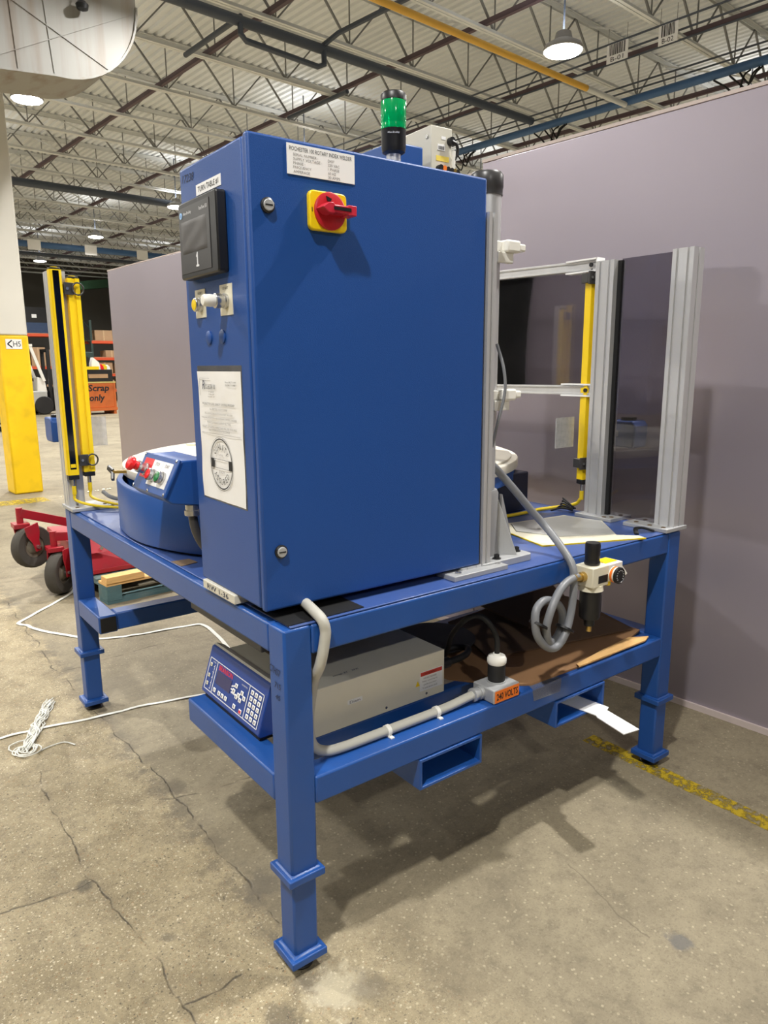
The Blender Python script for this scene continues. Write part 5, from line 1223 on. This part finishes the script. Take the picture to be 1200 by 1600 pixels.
# ================================================================== far background
# forklift
fk = thing('forklift', 'white forklift truck parked far back between the column and light curtain', 'forklift', UV(6.3, 24.95), ANG)
def fbx(*a): return MB().box(*a)
fbx(-1.1, 0.55, -0.5, 0.5, 0.32, 0.78).build('chassis', FLG, fk, local=True, bevel=0.03)
MB().prism([(-1.3, 0.45), (-0.3, 0.45), (-0.3, 1.15), (-0.42, 1.25), (-1.05, 1.2), (-1.3, 1.0)], -0.5, 0.5, 'y').build('counterweight', FLW, fk, local=True, bevel=0.05)
MB().prism([(0.25, 0.72), (0.58, 0.72), (0.52, 1.15), (0.30, 1.25)], -0.45, 0.45, 'y').build('dash_cowl', FLW, fk, local=True, bevel=0.03)
fbx(-0.35, 0.28, -0.48, 0.48, 0.55, 0.62).build('step_plate', BLACK, fk, local=True)
MB().prism([(-0.5, 1.15), (-0.02, 1.12), (0.0, 1.22), (-0.38, 1.26), (-0.5, 1.75), (-0.6, 1.72)], -0.26, 0.26, 'y').build('seat', BLACKR, fk, local=True, bevel=0.03)
mb = MB().tube([(0.12+0.15*cos(a)*0.5, 0.0+0.17*sin(a), 1.38+0.15*cos(a)*0.85) for a in [2*pi*k/16 for k in range(16)]], 0.016, n=6, closed=True); mb.tube([(0.12, 0, 1.38), (0.3, 0, 1.1)], 0.03, n=8)
mb.build('steering_wheel', BLACKR, fk, local=True)
mb = MB()
for y in (-0.46, 0.46):
    mb.bar((0.50, y, 1.1), (0.16, y, 2.22), 0.06, 0.09); mb.bar((-0.72, y, 1.1), (-0.66, y, 2.2), 0.06, 0.09); mb.bar((-0.85, y, 2.26), (0.22, y, 2.26), 0.08, 0.08)
for k in range(7): mb.bar((-0.8+0.16*k, -0.46, 2.27), (-0.8+0.16*k, 0.46, 2.27), 0.05, 0.03)
mb.build('overhead_guard', FLW, fk, local=True)
mb = MB()
for y in (-0.3, 0.3): mb.box(0.68, 0.78, y-0.05, y+0.05, 0.1, 2.15)
mb.box(0.68, 0.78, -0.3, 0.3, 2.05, 2.15); mb.box(0.78, 0.84, -0.45, 0.45, 0.15, 0.9)
for y in (-0.22, 0.22): mb.box(0.84, 1.5, y-0.05, y+0.05, 0.1, 0.15)
mb.build('mast', BLACK, fk, local=True)
for (x, r) in ((0.42, 0.31), (-0.85, 0.27)):
    for y in (-0.5, 0.42): MB().lathe([(0.12, 0.0), (r-0.03, 0.0), (r, 0.03), (r, 0.10), (r-0.03, 0.13), (0.12, 0.13)], (x, y-0.02, r), (0, 1, 0), 20).build('wheel', BLACKR, fk, local=True)

# scrap bin with tub on top
bn = thing('scrap_bin', 'orange steel scrap bin lettered Scrap only beyond the light curtain', 'bin', UV(8.2, 23.2), ANG)
mb = MB(); mb.box(-0.52, 0.46, 0.0, 0.9, 0.22, 1.03); b_ = mb.build('bin_body', ORANGEP, bn, local=True, bevel=0.015)
mb = MB()
for x in (-0.50, 0.36): mb.box(x, x+0.09, 0.0, 0.9, 0.0, 0.12)
mb.box(-0.54, 0.48, -0.03, 0.93, 0.12, 0.22); mb.build('base_frame', ORANGEP, bn, local=True)
mb = MB(); 
for x in (-0.52, 0.40): mb.box(x, x+0.06, -0.02, 0.0, 0.22, 1.03)
mb.build('corner_rib', ORANGEP, bn, local=True)
MB().box(-0.54, 0.48, -0.02, 0.92, 1.03, 1.07).build('rim', mat('dull_cream_rim', (196, 176, 104), rough=0.6), bn, local=True)
text('Scrap', 0.70, 0.28, (-0.10, -0.004, 0.84), (1, 0, 0), U_, INK, bn, local=True, shear=0.15, bold=0.03, name='painted_lettering')
text('only', 0.52, 0.28, (-0.17, -0.004, 0.52), (1, 0, 0), U_, INK, bn, local=True, shear=0.15, bold=0.03, name='painted_lettering')
tb = thing('scrap_tub', 'black open tub of scrap with yellow rim standing on the orange bin', 'tub', UV(8.2, 23.5, 1.07), ANG)
MB().box(-0.5, 0.44, -0.2, 0.5, 0.0, 0.40).build('tub_body', BLACK, tb, local=True, bevel=0.01)
MB().box(-0.7, 0.0, -0.22, -0.16, 0.40, 0.50).build('yellow_lip', YELS, tb, local=True)
MB().box(-0.36, 0.28, -0.206, -0.2, 0.12, 0.25).build('card_panel', BOXC, tb, local=True)
for i, (x, z, s_, m_, nm) in enumerate(((-0.05, 0.44, 0.16, PAPER, 'scrap_paper'), (0.14, 0.43, 0.07, REDB, 'scrap_red'), (0.26, 0.42, 0.07, YELC, 'scrap_yellow'), (0.36, 0.42, 0.06, PAPER, 'scrap_paper'))):
    MB().prism([(x-s_, z-0.06), (x+s_, z-0.06), (x+s_*0.6, z+s_*1.2), (x-s_*0.5, z+s_*2.2), (x-s_*0.9, z+s_)], -0.12, 0.12, 'y').build(nm, m_, tb, local=True)

# pallet racks
def rack(u0, u1, v, levels, label, nb):
    t = thing('pallet_rack', label, 'rack', UV((u0+u1)/2, v), ANG)
    hw = (u1-u0)/2
    for x in (-hw, hw):
        mb = MB()
        for y in (0, 1.0): mb.box(x-0.05, x+0.05, y-0.04, y+0.04, 0, levels[-1]+0.9)
        for k in range(5): mb.bar((x, 0, 0.4+0.7*k), (x, 1.0, 0.9+0.7*k), 0.03, 0.03)
        mb.build('upright', GRRACK, t, local=True)
    for z in levels:
        for y in (-0.02, 1.0): MB().box(-hw, hw, y-0.03, y+0.03, z-0.12, z).build('shelf_beam', ORRACK, t, local=True)
        MB().box(-hw, hw, 0, 1.0, z, z+0.02).build('shelf_board', BOXC, t, local=True)
    return t
rack(7.2, 10.4, 33, (1.6, 3.0), 'far orange-beamed pallet rack behind the forklift', 0)
rack(11.35, 14.4, 32.5, (0.55, 1.25, 1.98, 2.72), 'far orange-beamed pallet rack beyond the scrap bin', 0)
random.seed(5)
def carton(u, v, z, a, b_, h, label, m=BOXC):
    t = thing('carton', label, 'box', UV(u, v, z), ANG, 'cartons on the far racks')
    MB().box(-a/2, a/2, -b_/2, b_/2, 0, h).build('carton_body', m, t, local=True, bevel=0.01)
    MB().box(-0.03, 0.03, -b_/2-0.003, -b_/2, 0, h).build('tape', mat('tape_tan', (190, 160, 124), rough=0.4) if 'tape_tan' not in bpy.data.materials else bpy.data.materials['tape_tan'], t, local=True)
for (z, items) in ((2.74, ((11.95, .8, .45), (12.9, .7, .5))), (2.0, ((12.25, .55, .3), (13.2, .8, .45))), (1.27, ((11.9, .7, .5), (12.6, .5, .45), (13.4, .7, .5))), (0.57, ((12.0, .55, .4), (12.7, .6, .45)))):
    for k_, (u, a, h) in enumerate(items): carton(u, 32.9, z, a, 0.7, h, 'brown carton number %s from the left on the %s shelf above the scrap bin' % (('one','two','three')[k_], {2.74: 'top', 2.0: 'second', 1.27: 'third', 0.57: 'lowest'}[z]))
for (z, items) in ((1.62, ((7.9, .8, .75), (8.6, .5, .6), (9.2, .6, .8), (9.9, .7, .7))), (0.0, ((8.0, .9, .9), (9.3, .8, .8)))):
    for k_, (u, a, h) in enumerate(items): carton(u, 33.4, z, a, 0.7, h, 'brown carton %s from the left %s the forklift' % (('first','second','third','fourth')[k_], 'on the rack shelf behind' if z > 1 else 'on the floor under the rack behind'))
cr_ = thing('dark_crate', 'dark blue crate on the top shelf of the rack behind the forklift', 'crate', UV(8.9, 33.5, 3.02), ANG)
MB().box(-0.9, 0.9, -0.4, 0.4, 0, 0.45).build('crate_base', mat('dull_blue_crate', (40, 60, 92), rough=0.6), cr_, local=True); MB().box(-0.9, 0.9, -0.38, 0.4, 0.45, 1.1).build('crate_load', BLACK, cr_, local=True)
MB().box(0.2, 0.4, -0.39, -0.38, 0.65, 0.8).build('crate_label', LABELW, cr_, local=True)
mc = thing('dark_machine', 'dark machine standing left of the far rack above the scrap bin', 'machine', UV(10.6, 31, 0), ANG)
MB().box(-0.6, 0.5, 0, 0.8, 0, 1.5).box(-0.35, 0.3, 0.1, 0.7, 1.5, 2.2).build('machine_body', GRRACK, mc, local=True, bevel=0.03)
MB().cyl((-0.1, -0.02, 1.8), (-0.1, 0.1, 1.8), 0.2, n=16).build('machine_dial', BLACK, mc, local=True)
# red tool cart at the left edge
ct = thing('tool_cart', 'red tool cart with grey pail at the left edge of the view', 'cart', UV(3.7, 18), ANG)
MB().box(-0.4, 0.22, 0, 0.45, 0.42, 0.85).build('cart_body', REDP, ct, local=True, bevel=0.01)
MB().box(-0.4, 0.22, 0, 0.45, 0.20, 0.23).build('lower_tray', BLACK, ct, local=True)
mb = MB()
for x in (-0.38, 0.19):
    for y in (0.02, 0.41): mb.box(x, x+0.025, y, y+0.025, 0.12, 0.45)
mb.build('cart_frame', BLACK, ct, local=True)
for x in (-0.34, 0.16):
    for y in (0.04, 0.40): MB().lathe([(0.03, -0.02), (0.06, -0.015), (0.06, 0.015), (0.03, 0.02)], (x, y, 0.06), (0, 1, 0), 16).build('caster', BLACKR, ct, local=True)
tag(MB().lathe([(0.10, 0.235), (0.12, 0.40), (0.125, 0.41), (0.0, 0.405)], UV(3.82, 18.15, 0), n=20).build('paint_pail', FLG), 'grey pail on the lower tray of the red tool cart', 'pail')
tag(MB().box(-0.3, 0.2, 0.05, 0.4, 0.852, 1.45, Matrix.Translation(UV(3.7, 18)) @ MB_HALL).build('carton', BOXC, bevel=0.01), 'pale carton standing on the red tool cart', 'box')
# far green awning-like hood and small ceiling lamp on back wall
tag(MB().prism([(0, 0), (2.6, 0.35), (2.6, 0.75), (1.2, 0.55), (0, 0.3)], 0, 0.6, 'y', Matrix.Translation(UV(11.6, 36.5, 5.2)) @ MB_HALL).build('green_fan_hood', mat('dull_green_hood', (52, 92, 68), rough=0.6)), 'dull green hood high on the far back wall', 'hood')
tag(MB().lathe([(0.0, 0.02), (0.14, 0.02), (0.16, 0.0), (0.0, -0.01)], UV(12.0, 36.2, 5.02), n=20).build('wall_lamp', LENS), 'small bright lamp under the green hood at the back wall', 'lamp')
# rubble line by the column
random.seed(9); mb = MB()
for k in range(14):
    x = 1.35+0.05*k+random.uniform(-.02, .02); y = 7.85+0.02*k+random.uniform(-.05, .05); r = random.uniform(.01, .025)
    mb.lathe([(r*0.6, 0.0), (r, r*0.4), (r*0.5, r*0.9), (0.0, r)], (x, y, 0), n=6)
tag(mb.build('floor_debris', CREAM), 'scatter of pale debris on the floor beside the yellow column foot', 'debris', kind='stuff')
